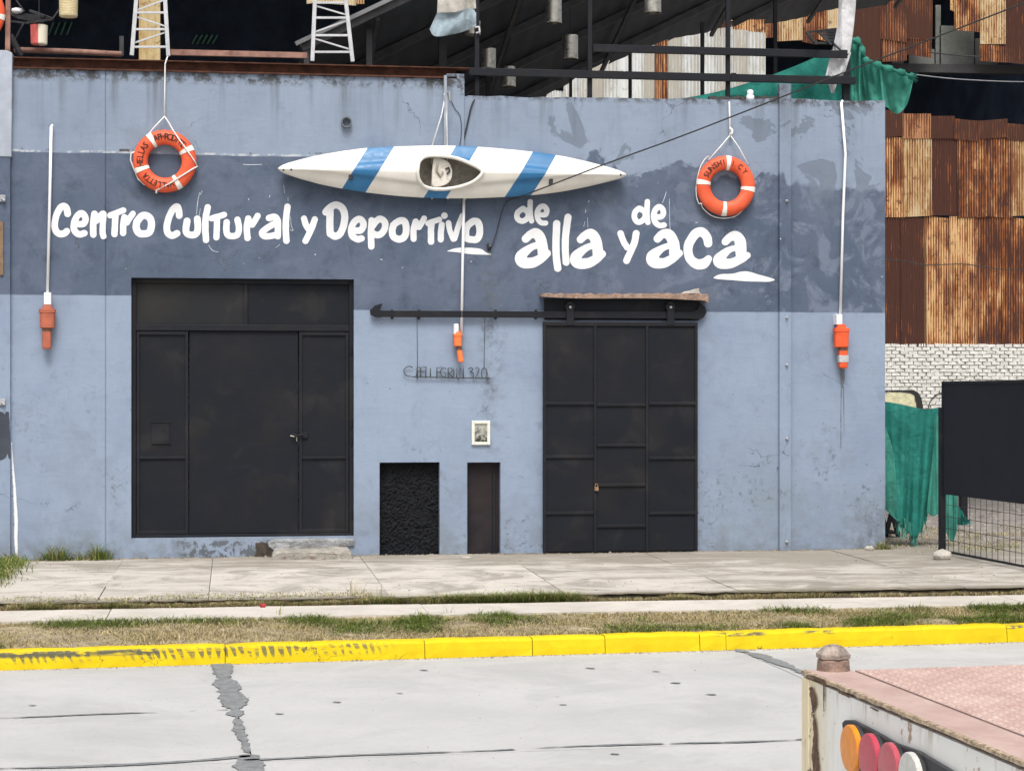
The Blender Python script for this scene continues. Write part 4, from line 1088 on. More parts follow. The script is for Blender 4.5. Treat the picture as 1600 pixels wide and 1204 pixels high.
L(795 + 763 * .1125, 300 + 8 * .1125, .1125, *A_)
L(*c7, (41, [(400, 240), (347, 290), (338, 370), (375, 430), (430, 428), (488, 370), (485, 290), (410, 238)]), (39, [(523, 140), (518, 280), (520, 380), (530, 440)]))
L(*c7, [(662, 360), (720, 358), (755, 310), (740, 242), (690, 215), (637, 262), (613, 350), (640, 440), (700, 485), (762, 478)], r=41)
L(*c7, (46, [(135, 600), (180, 720), (230, 800)]), (50, [(362, 600), (330, 750), (222, 992)]))
L(*c7, (58, [(672, 675, 58), (740, 612, 62), (830, 612, 75), (890, 700, 78), (915, 800, 78), (912, 880, 75)]), (60, [(870, 765, 45), (730, 820, 50), (600, 930, 85), (620, 1010, 85), (750, 1030, 72), (880, 968, 62), (985, 885, 53)]))
L(*c8, [(465, 400, 66), (442, 300, 70), (360, 225, 75), (260, 260, 74), (170, 400, 72), (150, 520, 70), (190, 650, 72), (290, 725, 80), (400, 715, 78), (470, 645, 56)], r=70)
L(*c8, (62, [(735, 375, 60), (800, 312, 64), (890, 285, 78), (960, 360, 88), (975, 480, 90), (975, 590, 78)]), (60, [(930, 465, 42), (780, 510, 52), (640, 640, 86), (660, 705, 90), (800, 718, 76), (950, 660, 68), (1075, 590, 54)]))
L(*c8, [(545, 942, 5), (650, 925, 38), (850, 925, 52), (1050, 915, 78), (1250, 945, 55), (1400, 965, 36), (1490, 970, 14)], r=30)
for i, st in enumerate(LS):
    m = sdf_patch(st, 1.0, lambda u, v: P(u, v, -.003), .10, i)
    nm = 'painted_stroke' if len(st) == 1 and len(st[0]) in (6, 7) and st[0][0][2] < 1 else 'painted_letter'
    m.build(nm, M_WHITE, wall)
M_STREAK = simple('white_paint_streak', (.50, .54, .60), .7, .1, 20, .1)
drips = [[(312, 301, .7), (309, 315, .8), (307, 335, .7)], [(313, 326, .5), (311, 338, .6)], [(326, 383, .6), (332, 391, .9), (341, 394, .5)],
         [(454, 337, .4), (455, 352, .6), (458, 360, .7), (453, 359, .6)], [(437, 382, .5), (431, 387, .5)], [(450, 308, .5), (450, 314, .6)],
         [(921, 313, .6), (919, 316, .7)], [(915, 327, .6), (915, 332, .9)], [(918, 340, .5), (918.5, 355, .6)], [(914, 346, .5), (912, 354, .6)],
         [(1041, 300, .9), (1039, 307, .9), (1035, 317, .8)], [(1046, 311, .6), (1046, 330, .6), (1047, 358, .7)], [(1087, 348, .8), (1090, 347.5, 1.0)],
         [(388, 310, .8), (389, 312, 1.1)], [(594, 405, .9), (597, 406, 1.1)], [(629, 418, 1.2)], [(422, 305, .5), (421, 308, .9)], [(735, 408, .8), (737, 409, .8)],
         [(380, 257, .8), (394, 257.5, 1.0), (409, 257, .8)], [(443, 289, .5), (445, 302, .5)], [(316, 298, .6), (313, 304, .7)], [(405, 403, 1.0)]]
for i, d_ in enumerate(drips):
    m = sdf_patch([[(a, b, c * .62) for a, b, c in d_]], .4, lambda u, v: P(u, v, -.0035), .05, 90 + i); m.build('paint_streak', M_STREAK, wall)
m = sdf_patch([[(18, 692, .5), (19.5, 720, 1.3), (23, 770, 2.0), (25, 815, 2.6), (25, 845, 2.5), (26, 868, 1.2)]], .8, lambda u, v: P(u, v, -.0045), .3, 200)
m.build('paint_streak', M_WHITE, wall)
m = sdf_patch([[(11, 646, 3), (12.5, 680, 3.6), (15, 714, 1.5)], [(-6, 650, 7), (3, 655, 7), (3, 706, 8), (-6, 708, 7)], [(7, 660, 6), (8, 704, 6)]], .8, lambda u, v: P(u, v, -.054), .3, 201)
m.build('dark_paint_patch', simple('slate_paint', (.042, .052, .072), .7), wall)
m = sdf_patch([[(1316, 570, 3.2), (1316.5, 590, 3.4), (1316, 604, 2)], [(1315, 600, .8), (1314, 640, .6), (1314, 700, .4)], [(1318, 604, .7), (1319, 678, .4)]], .6, lambda u, v: P(u, v, -.0032), .15, 202)
m.build('grime_drip', simple('grime', (.14, .16, .185), .8), wall)
# timber strip and metal fittings on the end pilaster
m = MB(); q0, q1 = P(2.5, 346, -.06), P(2.5, 430, -.06); m.bar(q0, q1, .035, .02, up=(0, 1, 0)); m.build('timber_strip', simple('weathered_strip', (.20, .13, .08), .9, .3, 14, .4), bld)
for v in (310, 628):
    q = P(4, v, -.06); m = MB(); m.box((q[0] - .05, -.075, q[2] - .035), (q[0] + .03, -.045, q[2] + .035)); m.tube([q + np.array((-.01, -.02, 0)), q + np.array((.03, -.05, -.03))], .012, 6); m.build('wall_bracket', M_GALV, bld, bevel=.004)

# ================================================================== kayak
def kayak_material():
    t = NT('kayak_gelcoat'); p = t.pos(); x, y, z = t.sep(p)
    zm = Z_(700, 269, -.2)
    # slanted blue bands: position measured along the hull, leaning with height
    lean = t.ma('MULTIPLY', t.ma('SUBTRACT', z, zm), .62)
    xx = t.ma('SUBTRACT', x, lean)
    def band(u0, u1):
        a, b = X_(u0, -.2), X_(u1, -.2)
        return t.ma('MULTIPLY', t.mr(xx, a - .004, a + .004), t.mr(xx, b - .004, b + .004, 1, 0))
    bl = t.ma('ADD', band(552, 592), t.ma('ADD', band(687, 722), band(812, 851)), clamp=True)
    n1 = t.noise(4, 5, .6); n2 = t.noise(22, 5, .65)
    wh = t.mix(t.mr(n1, .3, .7), (.70, .67, .60), (.78, .76, .71))
    wh = t.mix(t.mr(n2, .6, .72, 0, .3), wh, (.52, .48, .40))
    b_ = t.mix(t.mr(n1, .3, .7), (.020, .140, .315), (.030, .175, .375))
    b_ = t.mix(t.mr(n2, .6, .75, 0, .3), b_, (.10, .26, .42))
    sc_ = t.mr(t.noise(1, 4, .7, vec=t.vmul(p, (6, 30, 70))), .64, .70)
    c = t.mix(bl, wh, b_)
    c = t.mix(t.ma('MULTIPLY', sc_, .30), c, (.30, .24, .19))
    return t.bsdf(c, t.mr(n2, .3, .7, .32, .5), 0, t.bump(n2, .05, .003), .45)
M_KAY = kayak_material()
M_KIN = simple('kayak_inside', (.30, .28, .24), .8, .25, 6, .3, dirt=(.16, .14, .12), dirt_amt=.7)
ku = [434, 440, 450, 470, 500, 535, 570, 605, 640, 675, 710, 742, 772, 808, 845, 882, 917, 945, 965, 974, 979]
kc = [263.5, 263.7, 264, 264.4, 265, 265.5, 266, 267, 268, 268.6, 269, 269.5, 270, 270.7, 271.3, 271.7, 272, 272.4, 272.8, 273, 273]
kw = [.5, 5.5, 9.5, 15.5, 23, 29.5, 34.6, 37.7, 39.8, 41, 41.3, 40.5, 38.7, 36.2, 32.7, 27.3, 20, 13, 7.5, 4, .5]
def kcen(u): return float(np.interp(u, ku, kc))
def khalf(u): return float(np.interp(u, ku, kw))
YE = -.17                                   # gunwale distance from the wall
def kdeck(u, v):
    h = max(khalf(u), .4); s = np.clip((v - kcen(u)) / h, -1, 1)
    tt = min(1, abs(u - 700) / 275)
    full = min(1.0, h / 22)
    bulge = .085 * full * (1 - abs(s) ** 2.2)
    ph = .60 * (1 - tt) + .05
    k = np.clip((ph - abs(s)) / .16, 0, 1); k = k * k * (3 - 2 * k)
    ridge = .030 * k * (1 - tt) ** .5 + .026 * max(0, 1 - abs(s) * 2.2) * full
    return YE - bulge - ridge
cock = catmull([(654, 268), (657, 253), (668, 245.5), (690, 245), (715, 249), (736, 257.5), (748, 264), (752, 269), (748, 275.5), (735, 285), (710, 292.5), (682, 294.5), (664, 290), (656, 280), (654, 268)], 6)[:-1]
NC = len(cock)
outer = []
cang = [math.atan2(-(p[1] - 269.5) / 25.0, (p[0] - 702) / 49.0) for p in cock]
for an in cang:
    cu = math.cos(an); u = 706.5 + 272.5 * math.copysign(abs(cu) ** .85, cu); sgn = -1 if math.sin(an) > 0 else 1
    outer.append((u, kcen(u) + sgn * khalf(u) * (1 if abs(math.sin(an)) > 1e-3 else 0)))
m = MB(); NS = 26; vs_ = []
for i in range(NC):
    for j in range(NS + 1):
        t = (j / NS); u = cock[i][0] + (outer[i][0] - cock[i][0]) * t; v = cock[i][1] + (outer[i][1] - cock[i][1]) * t
        v = np.clip(v, kcen(u) - khalf(u), kcen(u) + khalf(u))
        vs_.append(P(u, v, kdeck(u, v)))
    u, v = outer[i]
    for (sh, yy) in ((.985, YE + .035), (.93, YE + .085), (.78, YE + .125), (.45, YE + .148), (.0, YE + .155)):
        vs_.append(P(706.5 + (u - 706.5) * (1 - (1 - sh) * .12), kcen(u) + (v - kcen(u)) * sh, yy))
W_ = NS + 1 + 5
fs = [(i * W_ + j, ((i + 1) % NC) * W_ + j, ((i + 1) % NC) * W_ + j + 1, i * W_ + j + 1) for i in range(NC) for j in range(W_ - 1)]
m.add(vs_, fs)
kb = P(706, 311, -.12)
kayak = thing('kayak', (kb[0], kb[1], kb[2]), 'white kayak with slanted blue bands hung flat against the wall above the lettering', 'kayak')
m.build('hull', M_KAY, kayak, smooth=True)
# cockpit well, rim, seat
m = MB(); vs_ = []
for i in range(NC):
    u, v = cock[i]; y0 = kdeck(u, v)
    for (sc_, yy) in ((1.0, y0), (1.02, y0 + .02), (1.10, YE + .06), (1.0, YE + .115)):
        vs_.append(P(702 + (u - 702) * sc_, 269.5 + (v - 269.5) * sc_, yy))
fs = [(i * 4 + j, ((i + 1) % NC) * 4 + j, ((i + 1) % NC) * 4 + j + 1, i * 4 + j + 1) for i in range(NC) for j in range(3)] + [tuple(i * 4 + 3 for i in range(NC))]
m.add(vs_, fs); m.build('cockpit', M_KIN, kayak, smooth=True)
m = MB(); m.tube([P(702 + (u - 702) * 1.035, 269.5 + (v - 269.5) * 1.05, kdeck(u, v) - .012) for u, v in cock], .020, 10, closed=True); m.build('coaming', simple('cockpit_rim', (.74, .72, .66), .5, .08, 9, .1), kayak, smooth=True)
seat = catmull([(677, 246), (690, 247), (702, 254), (707, 268), (704, 282), (694, 290), (676, 292), (675, 270)], 4)
m = MB(); m.prism([P(u, v, YE - .035) for u, v in seat], (0, .05, 0)); seat_o = m.build('seat', simple('seat_shell', (.62, .59, .53), .6, .12, 9, .2, dirt=(.30, .26, .21), dirt_amt=.6), kayak, bevel=.012)
m = MB(); m.tube([P(696, 264, YE - .05), P(701, 262, YE - .05), P(703, 267, YE - .05), P(698, 272, YE - .05)], .010, 8); m.build('strap', M_WIRE, seat_o)
m = MB(); m.tube([P(684, 254, YE - .045), P(682, 266, YE - .05), P(688, 276, YE - .045), P(692, 268, YE - .045)], .012, 6); m.build('cushion_cord', simple('dirty_cord', (.32, .28, .22), .9), seat_o, smooth=True)
for (u, v) in ((548, 275), (861, 283)):
    y0 = kdeck(u, v); m = MB(); a_, b_ = P(u - 3, v + 6, y0 - .014), P(u + 3, v - 7, y0 - .014)
    m.box((a_[0], y0 - .016, a_[2]), (b_[0], y0 + .02, b_[2])); m.build('foot_peg_clip', M_STEEL, kayak, bevel=.005)
for (u, v) in ((443, 265.5), (455, 265), (970, 273)):
    q = P(u, v, kdeck(u, v)); m = MB(); m.lathe(q, (0, -1, 0), [(-.004, .012), (.004, .012), (.007, .006)], 10); m.build('end_bolt', M_STEEL, kayak)
# rope it hangs from
rp = MB(); rp.tube([P(697, 142, -.04), P(690, 180, -.06), P(675, 228, YE + .02)], .0065, 6); rp.tube([P(698, 142, -.04), P(698, 180, -.06), P(699, 229, YE + .02)], .0065, 6); rp.tube([P(694, 160, -.03), P(695, 146, -.055), P(702, 143, -.055), P(703, 158, -.03)], .011, 6)
rp.tube([P(675, 228, YE + .02), P(674, 268, -.01), P(675, 311, YE + .04)], .0065, 6)
rp.tube([P(699, 228, YE + .02), P(699, 268, -.01), P(700, 311, YE + .04)], .0065, 6)
tag(rp.build('hanging_rope', M_ROPE, smooth=True), 'white rope looped over the wall pier holding up the kayak', 'rope')

# ================================================================== life rings
def glyph(ch, size):
    cu = bpy.data.curves.new('glyph', 'FONT'); cu.body = ch; cu.size = size; cu.align_x = 'CENTER'; cu.align_y = 'CENTER'; cu.resolution_u = 3; cu.offset = size * .012
    ob = bpy.data.objects.new('glyph', cu); COL.objects.link(ob)
    me = bpy.data.meshes.new_from_object(ob)
    vs_ = [tuple(v.co) for v in me.vertices]; fs = [tuple(p.vertices) for p in me.polygons]
    bpy.data.objects.remove(ob); bpy.data.curves.remove(cu); bpy.data.meshes.remove(me)
    return vs_, fs
R0, RA, RB = .252, .078, .056               # ring radius, radial and axial half section
def ring_y(c, r):                           # front surface at distance r from the ring's centre
    k = np.clip((r - R0) / RA, -1, 1); return c[1] - RB * math.sqrt(max(0, 1 - k * k))
def ring_material():
    t = NT('ring_orange'); n1 = t.noise(5, 5, .6); n2 = t.noise(26, 5, .7)
    c = t.mix(t.mr(n1, .3, .7), (.66, .085, .030), (.80, .125, .048))
    c = t.mix(t.mr(n2, .6, .7, 0, .5), c, (.86, .26, .14))
    c = t.mix(t.mr(t.noise(60, 3, .7), .70, .74, 0, .7), c, (.20, .04, .02))
    return t.bsdf(c, .55, 0, t.bump(n2, .12, .004), .4)
M_RING = ring_material()
def life_ring(u, v, Y, bands, text, label):
    c = P(u, v, Y); rt = thing('life_ring', (c[0], c[1], c[2] - R0 - RA), label, 'life ring', 'life rings on the wall')
    m = MB(); n1, n2 = 72, 20; vs_ = []
    for i in range(n1):
        a = 2 * math.pi * i / n1
        for j in range(n2):
            b = 2 * math.pi * j / n2; r = R0 + RA * math.cos(b)
            vs_.append((c[0] + r * math.cos(a), c[1] + RB * math.sin(b), c[2] + r * math.sin(a)))
    m.add(vs_, [(i * n2 + j, ((i + 1) % n1) * n2 + j, ((i + 1) % n1) * n2 + (j + 1) % n2, i * n2 + (j + 1) % n2) for i in range(n1) for j in range(n2)])
    m.build('ring_body', M_RING, rt, smooth=True)
    for bd in bands:
        m = MB(); vs_ = []; k = 6; hw = math.radians(5.2)
        for i in range(k + 1):
            a = math.radians(bd) - hw + 2 * hw * i / k
            for j in range(n2):
                b = 2 * math.pi * j / n2; r = R0 + (RA + .0035) * math.cos(b)
                vs_.append((c[0] + r * math.cos(a), c[1] + (RB + .0035) * math.sin(b), c[2] + r * math.sin(a)))
        m.add(vs_, [(i * n2 + j, (i + 1) * n2 + j, (i + 1) * n2 + (j + 1) % n2, i * n2 + (j + 1) % n2) for i in range(k) for j in range(n2)])
        m.build('reflective_band', M_REFL, rt, smooth=True)
    for (ch, a, size) in text:
        gv, gf = glyph(ch, size); ar = math.radians(a); m = MB(); vs_ = []
        for (x, y, _) in gv:
            r = R0 + y * 1.05; aa = ar - x * .92 / R0
            vs_.append((c[0] + r * math.cos(aa), ring_y(c, r) - .0055, c[2] + r * math.sin(aa)))
        if gf: m.add(vs_, gf); m.build('printed_letter', M_INK, rt)
    return rt, c
def arc_text(s, a0, a1, size): return [(ch, a0 + (a1 - a0) * i / max(1, len(s) - 1), size) for i, ch in enumerate(s)]
t1 = arc_text('HELLAS', 190, 140, .090) + arc_text('APHRODITE', 111, 42, .090) + arc_text('VALLETTA', 287, 219, .085)
ra, ca_ = life_ring(257.5, 252, -.075, (121, 27, 200, 300), t1, 'orange life ring lettered HELLAS APHRODITE with rope draped across its face')
t2 = arc_text('SUNSHI', 155, 98, .085) + [('I', 74, .08), ('C', 54, .08), ('Y', 38, .08)]
rb, cb2 = life_ring(1134, 290.5, -.075, (173, 85, 353, 265), t2, 'worn orange life ring hanging above the word aca, rope slack below it')
rc, cc_ = life_ring(-43, 20, -.06, (352, 82, 172, 262), [], 'orange life ring hung beside the rusty post over the end pilaster')
def ring_pt(c, deg, r, lift=.006):
    a = math.radians(deg); return (c[0] + r * math.cos(a), ring_y(c, r) - lift if abs(r - R0) < RA else c[1] - .01, c[2] + r * math.sin(a))
m = MB(); rr = .0075
m.tube([P(262, 88, -.05), P(258, 100, -.05), P(257.5, 140, -.04), P(257, 182, -.05)], rr, 6)
m.tube([P(257, 182, -.05), P(240, 200, -.07), P(222, 222, -.08), P(212, 236, -.07)], rr, 6)
m.tube([P(257, 182, -.05), P(264, 192, -.06), P(270, 203, -.10), P(280, 218, -.14), P(293, 236, -.145), P(303, 250, -.13), P(308.5, 260, -.09)], rr, 6)
m.tube([P(308.5, 260, -.09), P(301, 264, -.125), P(285, 274, -.145), P(268, 285, -.14), P(245, 297, -.11)], rr, 6)
m.tube([P(212, 236, -.07), P(205, 240, -.06), P(204, 250, -.06), P(210, 266, -.06), P(216, 280, -.07), P(225, 288, -.08), P(245, 297, -.10)], rr, 6)
m.tube([P(245, 296, -.10), P(244, 302, -.09)], .010, 6)
m.build('rope', M_ROPE, ra, smooth=True)
m = MB()
m.tube([P(1139, 158, .1), P(1139.5, 160, -.02), P(1140, 180, -.03), P(1141, 208, -.04)], .010, 6)
m.tube([P(1140, 200, -.04), P(1144, 203, -.06), P(1144, 208, -.055), P(1140, 211, -.05)], .014, 6)
m.tube([P(1141, 211, -.05), P(1125, 230, -.075), P(1107, 250, -.11)], .0065, 6)
m.tube([P(1141, 211, -.05), P(1155, 231, -.075), P(1169, 257, -.11)], .0065, 6)
lo = catmull([(1108, 244, -.09), (1102, 248, -.06), (1094, 262, -.06), (1088.5, 285, -.06), (1088, 305, -.06), (1092, 318, -.06), (1096, 318, -.09), (1098, 325, -.055), (1112, 337, -.05), (1130, 341, -.05), (1148, 338, -.05), (1160, 329, -.055), (1166, 322, -.09)], 4)
m.tube([P(u, v, y) for u, v, y in lo], .0055, 6); m.build('rope', M_ROPE, rb, smooth=True)
m = MB(); m.tube([(cc_[0], cc_[1], cc_[2] + R0), (cc_[0] + .1, cc_[1] + .02, cc_[2] + R0 + .6)], .006, 6); m.build('rope', M_ROPE, rc)

# ================================================================== rescue lights hanging from white tubes
def rescue_light(u, vt, vb, tube_pts, mat, label, box, tail, clip, tilt=0.0, yc=-.09):
    q = P(u, vb, yc); t = thing('rescue_light', q, label, 'rescue light', 'rescue lights on the wall')
    m = MB(); m.tube([P(a, b, -.05) for a, b in tube_pts], .0155, 8); q0 = P(*tube_pts[0], -.05)
    m.tube([q0 + np.array((-.005, 0, 0)), q0 + np.array((.02, 0, .02))], .014, 6)
    m.build('tube', M_PVC, t, smooth=True)
    (u0, v0, u1, v1) = box; n = 4
    def rb_(uu0, uu1, v, y0, y1):
        a, b = P(uu0, v, yc), P(uu1, v, yc); cx = (a[0] + b[0]) / 2; hw = (b[0] - a[0]) / 2; hd = (y1 - y0) / 2
        pts = []
        for k in range(20):
            an = 2 * math.pi * k / 20; c_, s_ = math.cos(an), math.sin(an)
            pts.append((cx + hw * math.copysign(abs(c_) ** .5, c_), yc + hd * math.copysign(abs(s_) ** .5, s_), a[2]))
        return pts
    def loft(rows, name, mat_):
        m = MB(); vs_ = [p for r_ in rows for p in r_]; N = 20
        m.add(vs_, [(i * N + k, i * N + (k + 1) % N, (i + 1) * N + (k + 1) % N, (i + 1) * N + k) for i in range(len(rows) - 1) for k in range(N)] + [tuple(range(N)), tuple((len(rows) - 1) * N + k for k in range(N))[::-1]])
        return m.build(name, mat_, t, smooth=False)
    w_ = u1 - u0; h_ = v1 - v0; dd = .12
    loft([rb_(u0 + .22 * w_, u1 - .22 * w_, v0 - .18 * h_, -.03, .03), rb_(u0 + .18 * w_, u1 - .18 * w_, v0, -.035, .035), rb_(u0 - .02 * w_, u1 + .02 * w_, v0 + .03 * h_, -.06, .06), rb_(u0 - .02 * w_, u1 + .02 * w_, v0 + .20 * h_, -.06, .06), rb_(u0 + .03 * w_, u1 - .03 * w_, v0 + .23 * h_, -.055, .055), rb_(u0 + .05 * w_, u1 - .05 * w_, v1 - .05 * h_, -.05, .05), rb_(u0 + .15 * w_, u1 - .15 * w_, v1, -.04, .04)], 'float_body', mat)
    (a0, b0, a1, b1) = tail
    loft([rb_(a0 + tilt * 0, a1, v1 - 1, -.034, .034), rb_(a0 + tilt * .4, a1 + tilt * .4, b0, -.034, .034)], 'collar', simple('brown_collar', (.13, .06, .04), .7))
    loft([rb_(a0 + tilt * .4, a1 + tilt * .4, b0, -.036, .036), rb_(a0 + tilt * .7, a1 + tilt * .7, (b0 + b1) / 2, -.036, .036), rb_(a0 + tilt, a1 + tilt, b1 - 2, -.036, .036), rb_(a0 + tilt + 1.5, a1 + tilt - 1.5, b1, -.03, .03)], 'battery_stem', mat)
    (c0, d0, c1, d1) = clip
    m = MB(); a_, b_ = P(c0, d1, yc), P(c1, d0, yc); m.box((a_[0], yc - .03, a_[2]), (b_[0], .005, b_[2])); m.build('clip', M_PVC, t, bevel=.006)
    return t
rescue_light(73, 540, 545, [(80, 198), (78, 300), (74, 462)], M_ORANGE_F, 'faded orange rescue light hanging at the left of the big black gate', (61.5, 482, 87, 513), (66, 518, 80, 545), None or (69, 457, 80, 476))
rescue_light(716, 560, 566, [(725, 312), (723, 400), (721, 524)], simple('bright_orange_plastic', (.85, .20, .06), .5, .1, 8, .1), 'bright orange rescue light hanging above the wire address sign', (708, 521, 722, 541), (712.5, 547, 721, 566), (709.5, 506, 716, 523), tilt=3)
r3 = rescue_light(1314, 570, 575, [(1314.5, 160), (1321, 240), (1317, 340), (1313, 493)], M_ORANGE, 'orange rescue light with grey band hanging from the right end of the wall', (1302.5, 512, 1326, 543), (1310.5, 548, 1324, 575), (1306, 491, 1315, 507))
q0, q1 = P(1310, 566, -.09), P(1324.5, 555, -.09); m = MB(); m.box((q0[0], -.128, q0[2]), (q1[0], -.052, q1[2])); m.build('reflective_band', simple('grey_band', (.50, .50, .50), .5), r3, bevel=.004)

# ================================================================== wire address sign
sgn = thing('wire_sign', P(697, 591, -.03), 'thin wire address sign reading C.PELLEGRINI 320 hung under the black track', 'sign')
so_ = (620, 480, 170 / 1574)
def W(pts, y=-.03): return [P(so_[0] + a * so_[2], so_[1] + b * so_[2], y) for a, b in pts]
def wire(pts, r, name, curve=False, parent=sgn):
    p_ = catmull(pts, 5) if curve else pts
    m = MB(); m.tube(W(p_), r, 6); return m.build(name, M_GREENWIRE, parent, smooth=True)
WL = [([(230, 872), (190, 853), (140, 865), (105, 905), (112, 952), (150, 990), (250, 1006)], True), ([(272, 1000), (274, 990)], False),
      ([(290, 1010), (292, 870), (325, 862), (345, 892), (328, 925), (292, 925)], False), ([(428, 862), (348, 868), (345, 1008)], False), ([(347, 932), (405, 930)], False),
      ([(422, 868), (420, 1010)], False), ([(487, 878), (486, 1012)], False), ([(655, 868), (580, 872), (580, 1012)], False), ([(580, 938), (632, 936)], False),
      ([(715, 890), (680, 872), (640, 900), (630, 955), (660, 1000), (705, 1000), (712, 948), (682, 946)], False),
      ([(742, 1012), (744, 878), (785, 876), (806, 905), (790, 938), (746, 940), (808, 1014)], False), ([(826, 1014), (824, 884)], False), ([(823, 862), (823, 855)], False),
      ([(864, 1016), (864, 878), (914, 1016), (914, 878)], False), ([(963, 1016), (962, 884)], False), ([(963, 862), (963, 855)], False),
      ([(1032, 892), (1072, 874), (1102, 895), (1065, 930), (1104, 950), (1112, 990), (1098, 1018)], True), ([(1138, 890), (1165, 864), (1192, 888), (1172, 950), (1135, 1014), (1200, 1018)], False),
      ([(1262, 878), (1232, 905), (1224, 965), (1240, 1016), (1290, 1018), (1306, 960), (1296, 900), (1262, 878)], True)]
for p_, cv in WL: wire(p_, .0055, 'wire_letter', cv)
wire([(240, 1004), (800, 1018), (1355, 1026)], .0065, 'base_rod')
wire([(292, 92), (296, 500), (300, 1012)], .0030, 'hanging_wire'); wire([(1275, 92), (1268, 500), (1262, 880)], .0030, 'hanging_wire')
for a, b in ((298, 1018), (888, 1030), (1318, 1036)):
    m = MB(); m.tube(W([(a, b - 14), (a, b + 14)]), .008, 6); m.tube([P(so_[0] + a * so_[2], so_[1] + b * so_[2], -.032), P(so_[0] + a * so_[2], so_[1] + b * so_[2], .005)], .005, 6); m.build('peg', M_GREENWIRE, sgn)

# ================================================================== framed picture
pf = thing('framed_picture', P(751, 696, -.012), 'small cream framed black and white picture on the wall over the narrow doorway', 'picture')
a_, b_ = P(737, 695, -.02), P(766, 657, -.02); fw = .033
m = MB()
m.box((a_[0], -.028, a_[2]), (a_[0] + fw, .004, b_[2])); m.box((b_[0] - fw, -.028, a_[2]), (b_[0], .004, b_[2])); m.box((a_[0] + fw, -.028, a_[2]), (b_[0] - fw, .004, a_[2] + fw)); m.box((a_[0] + fw, -.028, b_[2] - fw), (b_[0] - fw, .004, b_[2]))
m.build('frame', simple('cream_frame', (.70, .72, .64), .5, .08, 12, .1), pf, bevel=.006)
def photo_material():
    t = NT('grey_print'); n = t.noise(22, 5, .65); n2 = t.noise(60, 4, .7); x, y, z = t.sep(t.pos())
    hgt = t.mr(z, Z_(751, 690), Z_(751, 662))
    c = t.mix(t.mr(t.ma('ADD', n, t.ma('MULTIPLY', hgt, .28)), .45, .75), (.035, .034, .030), (.42, .42, .38))
    return t.bsdf(t.mix(t.mr(n2, .5, .7, 0, .5), c, (.10, .10, .09)), .25, 0, None, .5)
m = MB(); m.box((a_[0] + fw, -.012, a_[2] + fw), (b_[0] - fw, -.004, b_[2] - fw)); m.build('print', photo_material(), pf)

# ================================================================== wall fitting and cables
q = P(765, 388, -.03); m = MB(); m.lathe(q + np.array((0, .04, -.01)), (0, -1, .5), [(0, .022), (.04, .022), (.05, .014), (.08, .012)], 10); m.lathe(q + np.array((-.01, -.01, .0)), (-.15, 0, 1), [(0, .016), (.04, .02), (.06, .008)], 8)
tag(m.build('wall_socket', M_STEEL), 'small dark cable fitting on the wall at the end of the underlined word', 'fitting')
def cable(name, pts, r, label, mat=M_WIRE, k=10):
    m = MB(); m.tube([P(*p) for p in catmull(pts, k)], r, 6); return tag(m.build(name, mat, smooth=True), label, 'cable')
cable('cable', [(1640, -12, -4.0), (1600, 5, -3.6), (1300, 121, -2.2), (1080, 207, -1.2), (960, 251, -.7), (830, 301, -.34)], .0075, 'dark overhead cable slanting down to the right tip of the kayak')
cable('cable', [(832, 300, -.33), (812, 308, -.14), (793, 314, -.06), (783, 335, -.03), (775, 365, -.03), (768, 387, -.035)], .0055, 'dark cable drooping from under the kayak to the wall fitting')
cable('cable', [(744, 153, .02), (737, 165, -.02), (730, 195, -.02), (723, 229, -.02), (724, 262, -.02)], .009, 'dark cable running down from the railing behind the kayak')
cable('cable', [(705, 158, -.04), (711, 170, -.045), (719, 182, -.04), (721, 205, -.04), (718, 230, -.04)], .004, 'thin dark cable looping down the short grey pier')

# ================================================================== terrace: railing, canopy, masts, lamps
ry = .14
rail = thing('terrace_railing', P(1000, 157, ry), 'black square tube railing along the parapet of the terrace', 'railing')
def post(u, v0, v1, Y, wd, name='post', parent=rail, mat=M_BLACK2):
    a, b = P(u, v1, Y), P(u, v0, Y); m = MB(); m.box((a[0] - wd / 2, Y, a[2]), (a[0] + wd / 2, Y + wd, b[2])); return m.build(name, mat, parent, bevel=.003)
post(745.5, -70, 157, ry + .05, .048); post(922, -80, 158, ry + .05, .048); post(1138, -90, 160, ry + .05, .046); post(1323, 80, 160, ry + .08, .075)
post(985, 84, 160, 3.0, .04); post(1098, 34, 160, 3.0, .045); post(892, 122, 160, 3.0, .035); post(763, 118, 160, 3.0, .05); post(1212, 0, 160, 3.0, .045)
def hrail(u0, u1, vc, hp, Y, wd, name='rail'):
    um = (u0 + u1) / 2; zc_ = Z_(um, vc, Y); h = hp * .0069; m = MB(); m.box((X_(u0, Y), Y - wd, zc_ - h / 2), (X_(u1, Y), Y, zc_ + h / 2)); return m.build(name, M_BLACK2, rail, bevel=.004)
hrail(926, 1321, 81, 12, ry + .048, .045); hrail(709, 1335, 119.5, 12, ry + .047, .05); hrail(1312, 1324, 85, 14, ry + .01, .012, 'bracket'); hrail(1142, 1150, 121, 14, ry - .005, .012, 'bracket')

